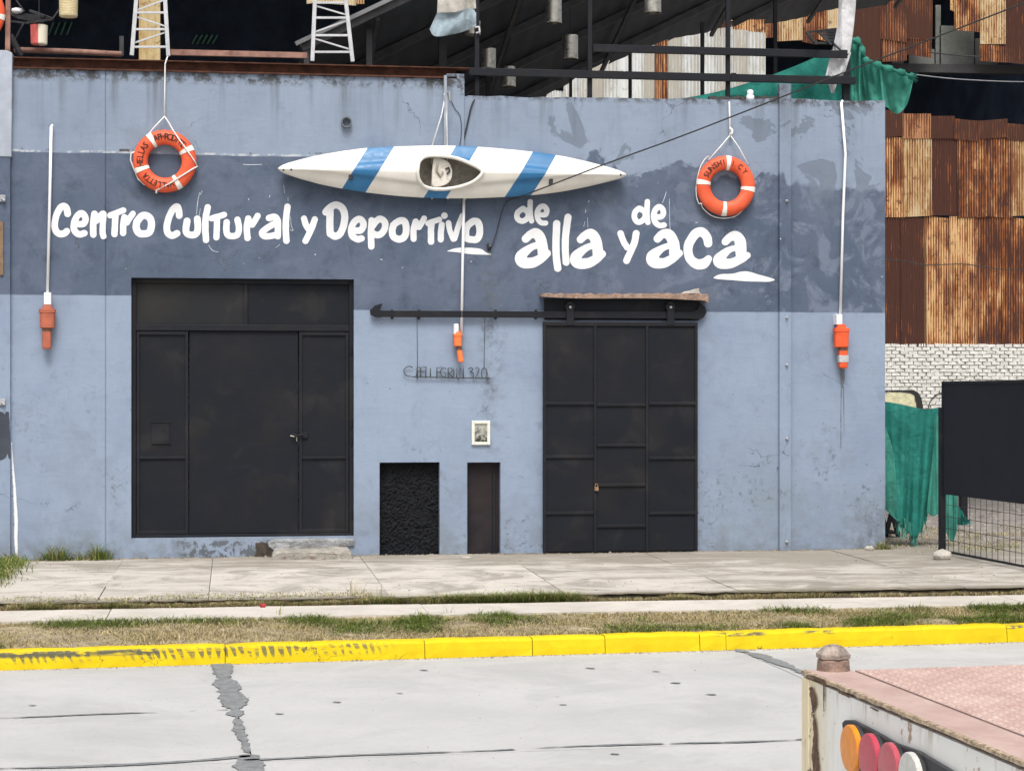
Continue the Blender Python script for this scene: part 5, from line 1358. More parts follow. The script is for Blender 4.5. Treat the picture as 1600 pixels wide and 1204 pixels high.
# canopy plane: rises to the right, falls to the back
cA = P(469, 70, .6); SL, SB = .50, .25
def cz(x, y): return cA[2] + SL * (x - cA[0]) - SB * (y - .6)
nrm = np.array((-SL, SB, 1.0))
def CP(u, v): return RP(u, v, cA, nrm)
can = thing('terrace_canopy', (P(700, 150, 3)[0], 3, 3.9), 'charcoal lean-to canopy sloping over the terrace above the parapet', 'canopy')
be = [CP(u, v) for u, v in ((902, 124), (960, 98), (1010, 76), (1060, 57), (1105, 50), (1130, 40), (1210, 38), (1300, 20), (1420, 2))]
bex = np.array([q[0] for q in be]); bey = np.array([q[1] for q in be])
def back_y(x): return float(np.interp(x, bex, bey, left=bey[0] + .2, right=bey[-1]))
xs_ = np.arange(cA[0], 13.2, .92); prev = 0
for i, (xa, xb) in enumerate(zip(xs_[:-1], xs_[1:])):
    m = MB(); nn = 10; off = random.uniform(0, .015)
    ya_ = .6; vs_ = []
    jag = random.uniform(-.25, .25)
    for k in range(2):
        for j in range(nn + 1):
            for s_ in range(9):
                xx = xa + (xb - xa + .03) * s_ / 8; yb_ = back_y(xx) + jag * .5
                yy = ya_ + (yb_ - ya_) * j / nn
                vs_.append((xx, yy, cz(xx, yy) + .02 + off + .010 * math.sin(s_ * math.pi) + (.008 * (s_ % 2)) + k * .006))
    fs = []
    for k in range(2):
        o_ = k * (nn + 1) * 9
        for j in range(nn):
            for s_ in range(8): fs.append((o_ + j * 9 + s_, o_ + j * 9 + s_ + 1, o_ + (j + 1) * 9 + s_ + 1, o_ + (j + 1) * 9 + s_))
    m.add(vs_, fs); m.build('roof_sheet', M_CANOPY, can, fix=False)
for yy in (.62, 1.9, 3.2, 4.5, 5.8, 7.2):
    x1 = 13.0 if yy < 6 else 13.0; x0 = cA[0] + .02
    while back_y(x0) < yy + .1 and x0 < 12: x0 += .2
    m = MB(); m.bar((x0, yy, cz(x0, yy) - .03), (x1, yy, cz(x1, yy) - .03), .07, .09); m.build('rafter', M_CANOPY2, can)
for xx in (1.6, 3.4, 5.2, 7.0, 9.0, 11.0):
    yb_ = back_y(xx) - .05; m = MB(); m.bar((xx, .66, cz(xx, .66) - .09), (xx, yb_, cz(xx, yb_) - .09), .05, .05); m.build('purlin', M_CANOPY2, can)
m = MB(); a_, b_ = np.array((cA[0] - .05, .55, cz(cA[0] - .05, .55) + .01)), np.array((6.0, .55, cz(6.0, .55) + .01)); m.bar(a_, b_, .05, .045); m.build('fascia', simple('dull_gutter', (.17, .175, .18), .6, .2, 8, .2), can)
m = MB(); a_ = P(479, 74, .62); m.box((a_[0] - .03, .60, 3.9), (a_[0] + .03, .66, a_[2])); m.build('post', M_STEEL, can)
for (u, Y, wd) in ((577, .9, .065), (692, 2.2, .09)):
    q = P(u, 60, Y); m = MB(); m.box((q[0] - wd / 2, Y, 3.9), (q[0] + wd / 2, Y + wd, cz(q[0], Y) - .02)); m.build('post', M_STEEL, can)

def can_lamp(u, v, Y, wpx, hpx, mat, label, group='tin can lamps under the canopy'):
    q = P(u, v, Y); s_ = (DP + Y) / F; r = wpx * s_ / 2; h = hpx * s_
    t = thing('can_lamp', (q[0], Y, q[2] - h / 2), label, 'lamp', group)
    m = MB(); b0 = (q[0], Y, q[2] - h / 2)
    prof = [(0, r * .98), (.008, r * 1.02)]
    for k in range(1, 9): prof += [(h * k / 9, r * .985), (h * k / 9 + h * .02, r * 1.0)]
    prof += [(h - .008, r * 1.02), (h, r * .98), (h + .004, r * .2)]
    m.lathe(b0, (0, 0, 1), prof, 22, cap=False); m.build('shade', mat, t, smooth=True)
    m = MB(); m.lathe((q[0], Y, q[2] - h / 2 + .03), (0, 0, 1), [(0, .012), (.02, .03), (.05, .034), (.09, .018), (.11, .016)], 12); m.build('bulb', simple('frosted_bulb', (.7, .68, .62), .3), t, smooth=True)
    top = max(cz(q[0], Y), q[2] + h / 2 + .3) if q[0] > cA[0] else q[2] + h
    m = MB(); m.tube([(q[0], Y, q[2] + h / 2), (q[0], Y, top)], .006, 6); m.build('cord', M_WIRE, t)
    return t
can_lamp(865, 14, 1.9, 26, 46, M_TIN, 'perforated tin lamp hanging high between two railing posts')
can_lamp(891, 74, 3.2, 25, 38, M_TIN, 'perforated tin lamp hanging just above the upper rail')
can_lamp(1020, 0, .9, 27, 42, M_TIN, 'perforated tin lamp with its bulb showing near the canopy edge')
can_lamp(763, 92, 3.2, 24, 32, M_TIN, 'perforated tin lamp hanging beside the post with the pale flag')
can_lamp(794, 120, 4.5, 24, 32, M_TIN, 'perforated tin lamp crossing behind the lower rail')
can_lamp(625, 92, 3.2, 22, 26, M_TIN, 'perforated tin lamp half hidden by the rusty roof beam')
can_lamp(738, 44, 1.9, 26, 22, M_TIN, 'perforated tin lamp tucked below the pale flag')

# lattice masts standing on the beam
def mast(l, r, rungs, diags, label):
    (ul, vl0, vl1, ul2) = l; (ur, vr0, vr1, ur2) = r
    t = thing('lattice_mast', P((ul2 + ur2) / 2, (vl1 + vr1) / 2, .06), label, 'mast', 'pale lattice masts on the roof beam')
    def lp(v, Y=.06): k = (v - vl0) / (vl1 - vl0); return P(ul + (ul2 - ul) * k, v, Y)
    def rp_(v, Y=.06): k = (v - vr0) / (vr1 - vr0); return P(ur + (ur2 - ur) * k, v, Y)
    for fn, e in ((lp, vl1), (rp_, vr1)):
        m = MB(); m.bar(fn(-260), fn(e), .042, .042, up=(0, 1, 0)); m.build('leg', M_MAST, t, bevel=.004)
    for a in rungs: m = MB(); m.bar(lp(a), rp_(a), .022, .026, up=(0, 1, 0)); m.build('rung', M_MAST, t)
    for a, b, side in diags:
        m = MB(); m.bar(lp(a, .075) if side else rp_(a, .075), rp_(b, .075) if side else lp(b, .075), .016, .02, up=(0, 1, 0)); m.build('brace', M_MAST, t)
zb_l = 88
mast((213, 0, 87, 206), (258, 0, 88, 263), (20, 46, 73.5, -8, -36, -64, -92), ((17, 0, 1), (26, 42, 1), (68, 50, 1), (-3, -34, 1), (-60, -38, 1), (-66, -92, 1)), 'pale lattice mast in front of the yellow column, rope tied to its leg')
mast((492, 0, 96, 488), (540, 0, 97, 551), (4.5, 28, 55.5, 81.5, -20, -44, -68), ((9, 24, 1), (51, 32, 1), (60, 78, 1), (0, -20, 1), (-24, -44, 1)), 'pale lattice mast standing at the low end of the canopy edge')

# things over the end pilaster
m = MB(); a_, b_ = P(12, 84, .02), P(13.5, -60, .02); m.bar(a_, b_, .05, .05, up=(0, 1, 0))
tag(m.build('rusty_post', M_RUSTPIPE, bevel=.004), 'rusty square post standing on top of the end pilaster', 'post')
rk = thing('slatted_shelf', P(40, 34, .3), 'dark metal slatted shelf bracket jutting out beside the rusty post', 'shelf')
def rod(name, pa, pb, r, mat, par): m = MB(); m.bar(P(*pa), P(*pb), r, r); return m.build(name, mat, par)
rod('rim', (14, 33, .3), (40, 36, -.1), .02, M_STEEL, rk); rod('rim', (40, 36, -.1), (82, 30, .1), .024, M_STEEL, rk); rod('rim', (82, 30, .1), (47, 17, .6), .024, M_STEEL, rk)
for k in range(4): rod('slat', (16 + 4 * k, 21 + 2.2 * k, .5 - .08 * k), (70 - 5 * k, 26 + 2 * k, .2 - .05 * k), .026, M_STEEL, rk)
rod('strut', (36, 38, -.08), (24, 62, .1), .016, M_STEEL, rk); rod('strut', (16, 55, .05), (33, 87, .12), .045, M_STEEL, rk); rod('strut', (82, 30, .1), (93, 14, .1), .014, M_STEEL, rk); rod('strut', (25, 0, .3), (38, 18, .3), .016, M_STEEL, rk)
q = P(27, 17, .35); m = MB(); m.lathe(q, (0.05, -.3, 1), [(-.03, .02), (-.02, .05), (.0, .062), (.02, .055), (.03, .02)], 18); tag(m.build('flood_lamp', M_PVC, smooth=True), 'white round lamp sitting on the slatted shelf', 'lamp')
def paint_can(u, v, Y, wpx, hpx, mats, label, rim=True, tilt=0):
    q = P(u, v, Y); s_ = (DP + Y) / F; r = wpx * s_ / 2; h = hpx * s_
    t = thing('hanging_can', (q[0], Y, q[2] - h / 2), label, 'can', 'painted cans hung over the end of the wall')
    m = MB(); m.lathe((q[0], Y, q[2] - h / 2), (tilt, 0, 1), [(0, r * .9), (.01, r * .95), (h * .5, r * .97), (h - .012, r), (h, r * 1.03)], 24); m.build('body', mats, t, smooth=False)
    m = MB(); m.tube([(q[0] - r * .8, Y, q[2] + h / 2 - .01), (q[0], Y, q[2] + h / 2 + .07), (q[0] + r * .8, Y, q[2] + h / 2 - .01)], .006, 6); m.build('handle', M_STEEL, t)
    m = MB(); m.tube([(q[0], Y, q[2] + h / 2 + .07), (q[0], Y, q[2] + h / 2 + .5)], .004, 5); m.build('hanger', M_WIRE, t)
    return t
def split_material():
    t = NT('red_white_can'); x, y, z = t.sep(t.pos()); n = t.noise(14, 4, .6); xm_ = X_(61, .1)
    c = t.mix(t.mr(x, xm_ - .004, xm_ + .004), t.mix(t.mr(n, .3, .7), (.58, .09, .09), (.66, .15, .13)), (.72, .68, .55))
    return t.bsdf(c, .5, 0, t.bump(n, .1, .003), .4)
paint_can(61, 55, .1, 26, 29, split_material(), 'red and cream can hanging under the slatted shelf')
def ribbed_cream():
    t = NT('cream_ribbed_can'); x, y, z = t.sep(t.pos()); n = t.noise(9, 4, .6)
    c = t.mix(t.mr(n, .3, .7), (.60, .49, .27), (.66, .58, .38))
    wv = t.ma('SINE', t.ma('MULTIPLY', z, 2 * math.pi / .017))
    return t.bsdf(t.mix(t.mr(wv, .2, 1, 0, .4), c, (.40, .34, .20)), .6, 0, t.bump(wv, .4, .004), .3)
paint_can(107, 6, .1, 29, 40, ribbed_cream(), 'cream ribbed can hanging beside the slatted shelf')
# rope bundle next to the post
m = MB(); r_ = random.Random(2)
for k in range(7):
    pts = [P(-18 + r_.uniform(-4, 14), 74 + r_.uniform(-3, 14), -.02 + r_.uniform(-.03, .05)) for _ in range(6)]
    m.tube(catmull(pts, 4), .012, 6)
tag(m.build('rope_bundle', simple('old_rope', (.36, .27, .22), .95, .3, 20, .6), smooth=True), 'tangled old rope on top of the end pilaster', 'rope')

# rack above the right end of the railing
rk2 = thing('slatted_rack', P(1300, 68, .5), 'dark slatted metal rack jutting out above the right end of the railing', 'rack')
cor = [(1260, 51, .1), (1311, 45, .5), (1317, 53, .55), (1297, 68, .3), (1272, 67, .0)]
for a, b in zip(cor, cor[1:] + cor[:1]): rod('rim', a, b, .024, M_STEEL, rk2)
rod('rim', (1279, 50, .2), (1299, 70, .2), .022, M_STEEL, rk2)
for k in range(4):
    v = 50 + 4.5 * k; rod('slat', (1281 + 4 * k, v, .2), (1313 - 2 * k, v - .5, .45), .026, M_STEEL, rk2)
rod('strut', (1302, 68, .25), (1323, 88, .25), .02, M_STEEL, rk2)

# rags, flag and shade netting
def sheet(name, top, bot, Y0, amp, freq, nu, nv, mat, label=None, cat=None, parent=None, seed=0, sag=0.0, ygrad=0.0, group=None):
    r_ = np.random.default_rng(seed); ph = r_.random(4) * 6.28
    T = catmull([(*p,) for p in top], 12); B = catmull([(*p,) for p in bot], 12)
    T = np.array(T); B = np.array(B)
    def at(C, s): k = s * (len(C) - 1); i = min(int(k), len(C) - 2); f = k - i; return C[i] * (1 - f) + C[i + 1] * f
    def fn(s, t):
        a, b = at(T, s), at(B, s); p = a * (1 - t) + b * t
        y = Y0 + ygrad * t + amp * (.35 + .65 * t) * (math.sin(freq * s * 6.28 + ph[0] + 1.3 * t) * .6 + math.sin(freq * 2.3 * s * 6.28 + ph[1] - 2 * t) * .3 + math.sin(5 * t + ph[2] + 3 * s) * .35)
        return P(p[0] + sag * math.sin(math.pi * t) * math.sin(6.28 * freq * s + ph[3]), p[1], y)
    m = MB(); m.grid(fn, nu, nv); o = m.build(name, mat, parent, smooth=True, fix=False)
    if label: tag(o, label, cat, group)
    return o
flag = thing('ragged_flag', P(745, 58, .2), 'ragged cream and pale blue flag tied to a black railing post', 'flag')
sheet('cream_half', [(690, -70), (715, -72), (744, -70)], [(683, 20), (712, 19), (728, 14.5), (744, 13.5)], .2, .05, 1.3, 26, 26, M_FLAGW, parent=flag, seed=3, sag=2)
sheet('blue_half', [(683, 20), (712, 19), (728, 14.5), (744, 13.5)], [(671, 46), (680, 57), (706, 54), (726, 49), (744, 40)], .2, .06, 1.6, 30, 18, M_FLAGB, parent=flag, seed=4)
m = MB(); m.tube([P(742, 43, .16), P(748, 42, .16), P(750, 50, .16), P(744, 52, .16)], .012, 6); m.build('knot', M_RAGW, flag, smooth=True)
rag = thing('white_rag', P(1302, 146, .25), 'long white rag tied around the end of the railing', 'rag')
sheet('rag_strip', [(1318, -60), (1338, -60)], [(1300, 82), (1328, 84)], .25, .05, 1.0, 12, 40, M_RAGW, parent=rag, seed=5, sag=4)
sheet('rag_strip', [(1309, -60), (1322, -60)], [(1309, 44), (1318, 48)], .30, .03, 1.0, 10, 30, M_RAGW, parent=rag, seed=6, sag=2)
sheet('rag_strip', [(1299, 80), (1330, 82)], [(1290, 118), (1319, 118)], .22, .03, 1.2, 14, 16, M_RAGW, parent=rag, seed=7)
sheet('rag_strip', [(1290, 117), (1312, 117)], [(1299, 146), (1303, 146)], .24, .03, 1.0, 10, 14, M_RAGW, parent=rag, seed=8)
sheet('green_tarp', [(1322, 66), (1336, 60), (1347, 70), (1350, 90), (1365, 95), (1385, 104), (1405, 110), (1424, 117), (1432, 118)],
      [(1318, 160), (1332, 162), (1345, 160), (1356, 162), (1372, 164), (1386, 168), (1402, 178), (1418, 162), (1422, 136)], .42, .30, 2.6, 90, 44, M_NET2, 'crumpled green tarp bundled over the right end of the railing', 'tarp', seed=11, sag=2)
sheet('green_tarp', [(1050, 157), (1130, 141), (1220, 112), (1300, 78), (1318, 70)], [(1050, 164), (1130, 164), (1220, 164), (1300, 164), (1320, 164)], 1.5, .12, 2.6, 60, 20, M_NET, 'dark green netting sagging behind the railing', 'tarp', seed=12, sag=5)
hem = catmull([(1322, 68), (1336, 61), (1346, 72), (1351, 91), (1366, 97), (1386, 105), (1406, 111), (1424, 117.5)], 8)
m = MB(); m.tube([P(u, v + 1.5, .30 + .03 * math.sin(i * .9)) for i, (u, v) in enumerate(hem)], [.030 + .012 * math.sin(i * .8) + random.uniform(-.006, .006) for i in range(len(hem))], 9)
tag(m.build('tarp_roll', M_NET2, smooth=True), 'rolled pale green top edge of the crumpled tarp', 'tarp')
m = MB(); r_ = random.Random(6)
for k in range(14):
    a = P(1421 + r_.uniform(-3, 3), 116 + r_.uniform(-3, 5), .42); m.bar(a, a + np.array((r_.uniform(.02, .1), r_.uniform(-.03, .03), r_.uniform(-.07, .04))), .012, .002)
tag(m.build('tarp_fray', M_NET2), 'frayed green threads at the tip of the crumpled tarp', 'threads')
cable('cable', [(1432, 117, .45), (1500, 124, 1.5), (1600, 128, 3.0), (1700, 126, 4.5)], .006, 'thin grey line running from the tarp tip past the rusty shed', M_GALV)
# small items on the parapet
q = P(1173, 161, .1); m = MB(); m.lathe((q[0], .12, ZRT + .012 * (q[0] - xs_split) - .01), (0, 0, 1), [(0, .045), (.06, .045), (.075, .03), (.085, .036), (.12, .034), (.13, .012)], 16); tag(m.build('insulator', M_PVC, smooth=True), 'white knob shaped insulator standing on the parapet', 'insulator')
q0, q1 = P(1108, 156, .22), P(1232, 156, .22); m = MB(); pts = [q0 + (q1 - q0) * k / 30 + np.array((0, 0, .008 * math.sin(k * 1.3))) for k in range(31)]
m.tube(pts, [.036 + .006 * (k % 2) for k in range(31)], 10); tag(m.build('hose', simple('black_hose', (.035, .036, .034), .7)), 'black ribbed hose lying along the parapet behind the life ring rope', 'hose')

# ================================================================== rusty shed behind
YW = 33.0; S_ = (DP + YW) / F
shed = thing('shed', (X_(1300, YW), YW, 0), 'tall shed of rusty corrugated sheets over a whitewashed brick base', 'shed')
XA, XB = -22.0, X_(1720, YW); ZT = 17.0
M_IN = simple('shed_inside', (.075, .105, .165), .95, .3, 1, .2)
m = MB()
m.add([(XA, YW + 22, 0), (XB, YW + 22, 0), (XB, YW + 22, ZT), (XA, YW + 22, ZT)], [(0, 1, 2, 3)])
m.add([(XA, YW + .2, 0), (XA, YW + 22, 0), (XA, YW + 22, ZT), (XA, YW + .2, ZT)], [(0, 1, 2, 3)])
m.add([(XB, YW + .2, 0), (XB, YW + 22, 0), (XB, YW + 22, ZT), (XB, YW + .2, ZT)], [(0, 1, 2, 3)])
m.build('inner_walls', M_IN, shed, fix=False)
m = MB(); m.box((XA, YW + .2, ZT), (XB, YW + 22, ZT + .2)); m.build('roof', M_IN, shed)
PITCH = .076
def corr(u0, u1, v0, v1, mat, y=0.0, name='corrugated_sheet', parent=shed, pitch=PITCH, amp=.017):
    xa, xb = X_(u0, YW), X_(u1, YW); zb, zt = Z_((u0 + u1) / 2, v1, YW), Z_((u0 + u1) / 2, v0, YW)
    nw = max(1, int(round((xb - xa) / pitch))); nn = nw * 6; m = MB(); tl = random.uniform(-.09, .09)
    rows = [(zb, y), ((zb + zt) / 2, y - .004), (zt, y + .006)]
    rowsv = []
    for (z, yy) in rows:
        rowsv.append([(xa + (xb - xa) * i / nn, YW + yy - amp * math.cos(2 * math.pi * i / 6), z + tl * i / nn) for i in range(nn + 1)])
    m.add([p for r_ in rowsv for p in r_], [(k * (nn + 1) + i, k * (nn + 1) + i + 1, (k + 1) * (nn + 1) + i + 1, (k + 1) * (nn + 1) + i) for k in range(2) for i in range(nn)])
    o = m.build(name, mat, parent, smooth=True, fix=False)
    at = o.data.attributes.new('groove_shade', 'FLOAT', 'POINT')
    at.data.foreach_set('value', [(.5 - .5 * math.cos(2 * math.pi * i / 6)) for k in range(3) for i in range(nn + 1)])  # full in the valleys, drives the shade mixed into the sheet colour
    return o
r_ = random.Random(21)
def run(u0, u1, tops, bots, mats, y, widths=(42, 40, 44, 38)):
    u = u0; i = 0
    while u < u1 - 4:
        w_ = min(r_.choice(widths), u1 - u)
        corr(u - 1.0, u + w_ + 1.0, tops(u) if callable(tops) else tops, bots(u) if callable(bots) else bots, r_.choice(mats), y + (.014 if i % 2 else 0)); u += w_; i += 1
# lower wall, bottom row 537..337, second row 337..~212, short top row
RR = [M_RUST, M_RUST, M_RUST, M_RUSTD]
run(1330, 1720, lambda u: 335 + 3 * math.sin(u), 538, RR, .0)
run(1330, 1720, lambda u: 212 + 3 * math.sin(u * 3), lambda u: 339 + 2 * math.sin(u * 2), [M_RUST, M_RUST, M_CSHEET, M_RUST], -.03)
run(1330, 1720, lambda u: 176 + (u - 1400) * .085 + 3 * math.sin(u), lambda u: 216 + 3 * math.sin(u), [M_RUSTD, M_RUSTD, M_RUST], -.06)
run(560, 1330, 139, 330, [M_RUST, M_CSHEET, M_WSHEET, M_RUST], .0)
m = MB(); m.add([(XA, YW + .05, 3.0), (X_(1340, YW), YW + .05, 3.0), (X_(1340, YW), YW + .05, Z_(900, 330, YW) + .3), (XA, YW + .05, Z_(900, 330, YW) + .3)], [(0, 1, 2, 3)]); m.build('plinth_panel', M_RUSTD, shed, fix=False)
m = MB(); m.add([(XA, YW + .04, 2.5), (X_(600, YW), YW + .04, 2.5), (X_(600, YW), YW + .04, Z_(600, 139, YW)), (XA, YW + .04, Z_(600, 139, YW))], [(0, 1, 2, 3)]); m.build('plinth_panel', M_RUSTD, shed, fix=False)
# white sheets
for (a, b, v0) in ((880, 904, 122), (903, 923, 108), (922, 944, 84), (943, 965, 80), (964, 986, 79), (985, 1004, 78), (1003, 1025, 76), (1040, 1066, 60), (1065, 1092, 58), (1091, 1118, 50), (1117, 1143, 52), (1142, 1168, 53), (1167, 1194, 56)):
    corr(a, b + 1, v0 - 6, 156 + r_.uniform(-2, 3), M_WSHEET, -.05 - .012 * (a % 2), pitch=.10)
corr(1022, 1033, 40, 160, M_RUSTD, -.09); corr(1032, 1042, 40, 160, M_RUST, -.085)
# upper wall
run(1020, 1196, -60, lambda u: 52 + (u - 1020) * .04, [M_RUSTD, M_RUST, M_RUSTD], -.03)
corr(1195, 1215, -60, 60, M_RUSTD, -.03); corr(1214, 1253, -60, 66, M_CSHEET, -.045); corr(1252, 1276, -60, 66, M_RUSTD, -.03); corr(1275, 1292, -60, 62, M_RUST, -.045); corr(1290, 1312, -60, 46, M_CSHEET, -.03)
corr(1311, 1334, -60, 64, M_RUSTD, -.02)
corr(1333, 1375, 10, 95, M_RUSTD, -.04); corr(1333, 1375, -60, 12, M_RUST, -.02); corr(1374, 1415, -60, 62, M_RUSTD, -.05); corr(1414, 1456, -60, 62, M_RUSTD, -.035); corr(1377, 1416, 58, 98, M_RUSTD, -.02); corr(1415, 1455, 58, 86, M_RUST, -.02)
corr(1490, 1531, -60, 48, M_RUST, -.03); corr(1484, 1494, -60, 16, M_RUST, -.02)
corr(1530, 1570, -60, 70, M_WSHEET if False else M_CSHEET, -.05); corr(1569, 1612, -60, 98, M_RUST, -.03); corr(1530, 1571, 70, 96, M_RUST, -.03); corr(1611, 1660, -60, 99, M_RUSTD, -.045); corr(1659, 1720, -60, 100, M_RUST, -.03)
# panels and girder seen inside the openings
M_PANEL = simple('grey_green_panel', (.19, .20, .185), .8, .25, 2, .2)
for (u0, u1, v0, v1) in ((1394, 1412, 80, 100), (1420, 1460, 76, 104), (1468, 1522, 40, 108), (1462, 1470, 8, 110), (1524, 1560, 60, 108)):
    m = MB(); m.box((X_(u0, YW + 1), YW + 1, Z_(u0, v1, YW + 1)), (X_(u1, YW + 1), YW + 1.05, Z_(u0, v0, YW + 1))); m.build('inner_panel', M_PANEL, shed)
m = MB(); m.bar(P(1330, 106, YW + .8), P(1720, 112, YW + .8), .3, .25); m.build('girder', simple('dark_girder', (.05, .05, .052), .8), shed)
run(480, 568, -60, lambda u: 7, [M_RUST, M_CSHEET], -.02)
run(-120, 480, -60, -14, [M_RUSTD, M_RUST], -.02)
run(568, 1022, -60, -10, [M_RUSTD, M_RUST], -.02)
# yellow steel column behind the mast
m = MB(); xa, xb = X_(217, YW - 1), X_(250, YW - 1); z0 = 0.0
m.box((xa, YW - 1, z0), (xb, YW - .9, 14)); m.box((xa, YW - .899, z0), (xa + .06, YW - .5, 14)); m.box((xb - .06, YW - .899, z0), (xb, YW - .5, 14)); m.box((xa + .2, YW - 1.03, z0), (xa + .24, YW - 1.001, 14)); m.box((xa + .38, YW - 1.03, z0), (xa + .42, YW - 1.001, 14))
tag(m.build('steel_column', M_YELCOL), 'tall weathered yellow column rising behind the lattice mast', 'column')
# pale green slats painted as light glimmering through roof holes of the shed
for (u0, v0, n_, dx, hh_) in ((76, 35, 4, 9.5, 20), (300, 55, 5, 8, 14)):
    lv = MB()
    for k in range(n_):
        a, b = P(u0 + k * dx + 8, v0, YW + 21.8), P(u0 + k * dx, v0 + hh_, YW + 21.8); lv.bar(a, b, .06, .10, up=(0, 1, 0))
    tag(lv.build('green_glimmer', simple('green_glimmer_paint', (.24, .58, .42), .5, .2, 2, .1), shed), 'green slats coloured as glimmers of light deep in the dark shed')
# whitewashed brick base
zb_top = Z_(1450, 537, YW)
m = MB(); m.box((XA, YW + .03, 0), (XB, YW + .25, zb_top + .05)); m.build('brick_core', M_MORTAR, shed)
BL, BH = .265, .105; me_b = []
for v_ in range(4):
    bm_ = bmesh.new(); bmesh.ops.create_cube(bm_, size=1)
    for p in bm_.verts: p.co = Vector((p.co.x * (BL - .012) + random.uniform(-.012, .012), p.co.y * .07 + (random.uniform(-.008, .008)), p.co.z * (BH - .012) + random.uniform(-.01, .01)))
    bmesh.ops.bevel(bm_, geom=bm_.edges[:], offset=.010, segments=1, affect='EDGES')
    me = bpy.data.meshes.new('brick'); bm_.to_mesh(me); bm_.free(); me.materials.append(M_BRICK); me_b.append(me)
so0 = np.array(WORLD[shed.name]); cnt = 0; zr_ = zb_top - BH / 2; row = 0; far = MB()
while zr_ > .05:
    x = X_(1372, YW) - 24 * BL + (BL / 2 if row % 2 else 0)
    while x < X_(1625, YW):
        u_ = CX + F * ((x * RT[0] + (YW + DP) * RT[1]) / (x * FW[0] + (YW + DP) * FW[1])); v_ = CY - F * (zr_ - HC) / (x * FW[0] + (YW + DP) * FW[1])
        if u_ > 1372 and ((v_ < 640 and u_ < 1480) or v_ < 604):
            o = bpy.data.objects.new('brick', random.choice(me_b)); COL.objects.link(o); o.parent = shed
            o.location = Vector(tuple(np.array((x, YW + .012 + random.uniform(-.014, .014), zr_ + random.uniform(-.01, .01))) - so0)); o.rotation_euler = (0, random.uniform(-.03, .03), 0); o.scale = (random.uniform(.82, 1.06), 1, random.uniform(.9, 1.06)); cnt += 1
        else: far.box((x - BL / 2 + .012, YW - .02, zr_ - BH / 2 + .012), (x + BL / 2 - .012, YW + .04, zr_ + BH / 2 - .012))
        x += BL
    zr_ -= BH; row += 1
o = far.build('brickwork', M_BRICK, shed); o['kind'] = 'stuff'
print('bricks', cnt)
# painted arch on the brick wall
m = sdf_patch([[(1390, 622, 9), (1420, 624, 10)], [(1392, 630, 8), (1424, 634, 8)]], 1.2, lambda u, v: P(u, v, YW - .055), .8, 310); m.build('mural_patch', simple('pale_yellow_mural', (.52, .50, .33), .85, .2, 9, .5), shed)
m = sdf_patch([[(1340, 612, 1), (1405, 611, 1.4), (1425, 612, 3), (1434, 620, 4.5), (1437, 640, 5), (1437, 690, 4)]], 1.0, lambda u, v: P(u, v, YW - .06), .2, 300); m.build('painted_arch', simple('black_mural_paint', (.02, .02, .02), .8), shed)
m = sdf_patch([[(1450, 640, .7), (1453, 628, .7), (1462, 618, .8), (1475, 613, .8), (1500, 611, .8)]], .8, lambda u, v: P(u, v, YW - .06), .1, 301); m.build('painted_arch', simple('black_mural_paint', (.02, .02, .02), .8), shed)
cable('cable', [(1384, 405, 26), (1415, 408, 26), (1445, 414, 26), (1480, 413, 26), (1510, 413, 26), (1570, 421, 26), (1620, 420, 26), (1700, 416, 26)], .014, 'thin dark cable sagging across the rusty corrugated wall')
cable('cable', [(1452, 82, 30), (1500, 87, 30), (1534, 89, 30)], .02, 'short dark cable inside the opening of the rusty shed')

# ================================================================== green net, yard gate
net = thing('shade_net', P(1425, 850, .5), 'torn green shade net hanging between the building corner and the gate post', 'net')
sheet('net_sheet', [(1372, 627), (1395, 629), (1420, 634), (1445, 639), (1468, 636)], [(1372, 780), (1396, 800), (1410, 822), (1430, 838), (1448, 812)], .42, .10, 2.2, 70, 44, M_NET, parent=net, seed=21, sag=1.5)
sheet('net_fold', [(1466, 634), (1460, 660), (1468, 640)], [(1448, 800), (1458, 806), (1472, 798)], .36, .04, 1.5, 18, 40, M_NET2, parent=net, seed=22, sag=1)
sheet('net_hem', [(1372, 640), (1392, 690), (1400, 740)], [(1372, 780), (1388, 800), (1404, 815)], .34, .03, 1.2, 14, 30, M_NET2, parent=net, seed=23)
m = MB(); r_ = random.Random(9)
for k in range(70):
    u = r_.uniform(1401, 1446); v0 = 800 + (u - 1401) * .75 if u < 1432 else 822 - (u - 1432) * 1.2; ln = r_.uniform(10, 40) * (1 if u < 1440 else .6)
    a = P(u, v0, .42 + r_.uniform(-.05, .03)); b = P(u + r_.uniform(-4, 3), v0 + ln, .42 + r_.uniform(-.06, .06))
    m.bar(a, b, .011, .002, up=(0, 1, 0))
m.build('fringe', M_NET2, net)
sheet('shade_net', [(1474, 762), (1486, 760), (1497, 763)], [(1476, 828), (1488, 846), (1496, 826)], .3, .05, 1.5, 18, 20, M_NET2, 'strip of green net hanging behind the wire mesh gate', 'net', seed=25)
sheet('fallen_net', [(1494, 786), (1500, 793), (1506, 802)], [(1492, 818), (1502, 820), (1518, 818)], 2.6, .16, 1.0, 16, 14, M_NET, 'heap of dark green net lying on the yard ground', 'net', seed=26)
sheet('shade_net', [(1372, 700), (1398, 690), (1404, 700)], [(1372, 795), (1392, 797), (1402, 795)], 1.2, .08, 1.4, 18, 16, M_NET, 'dark green net hanging further back behind the building corner', 'net', seed=27)

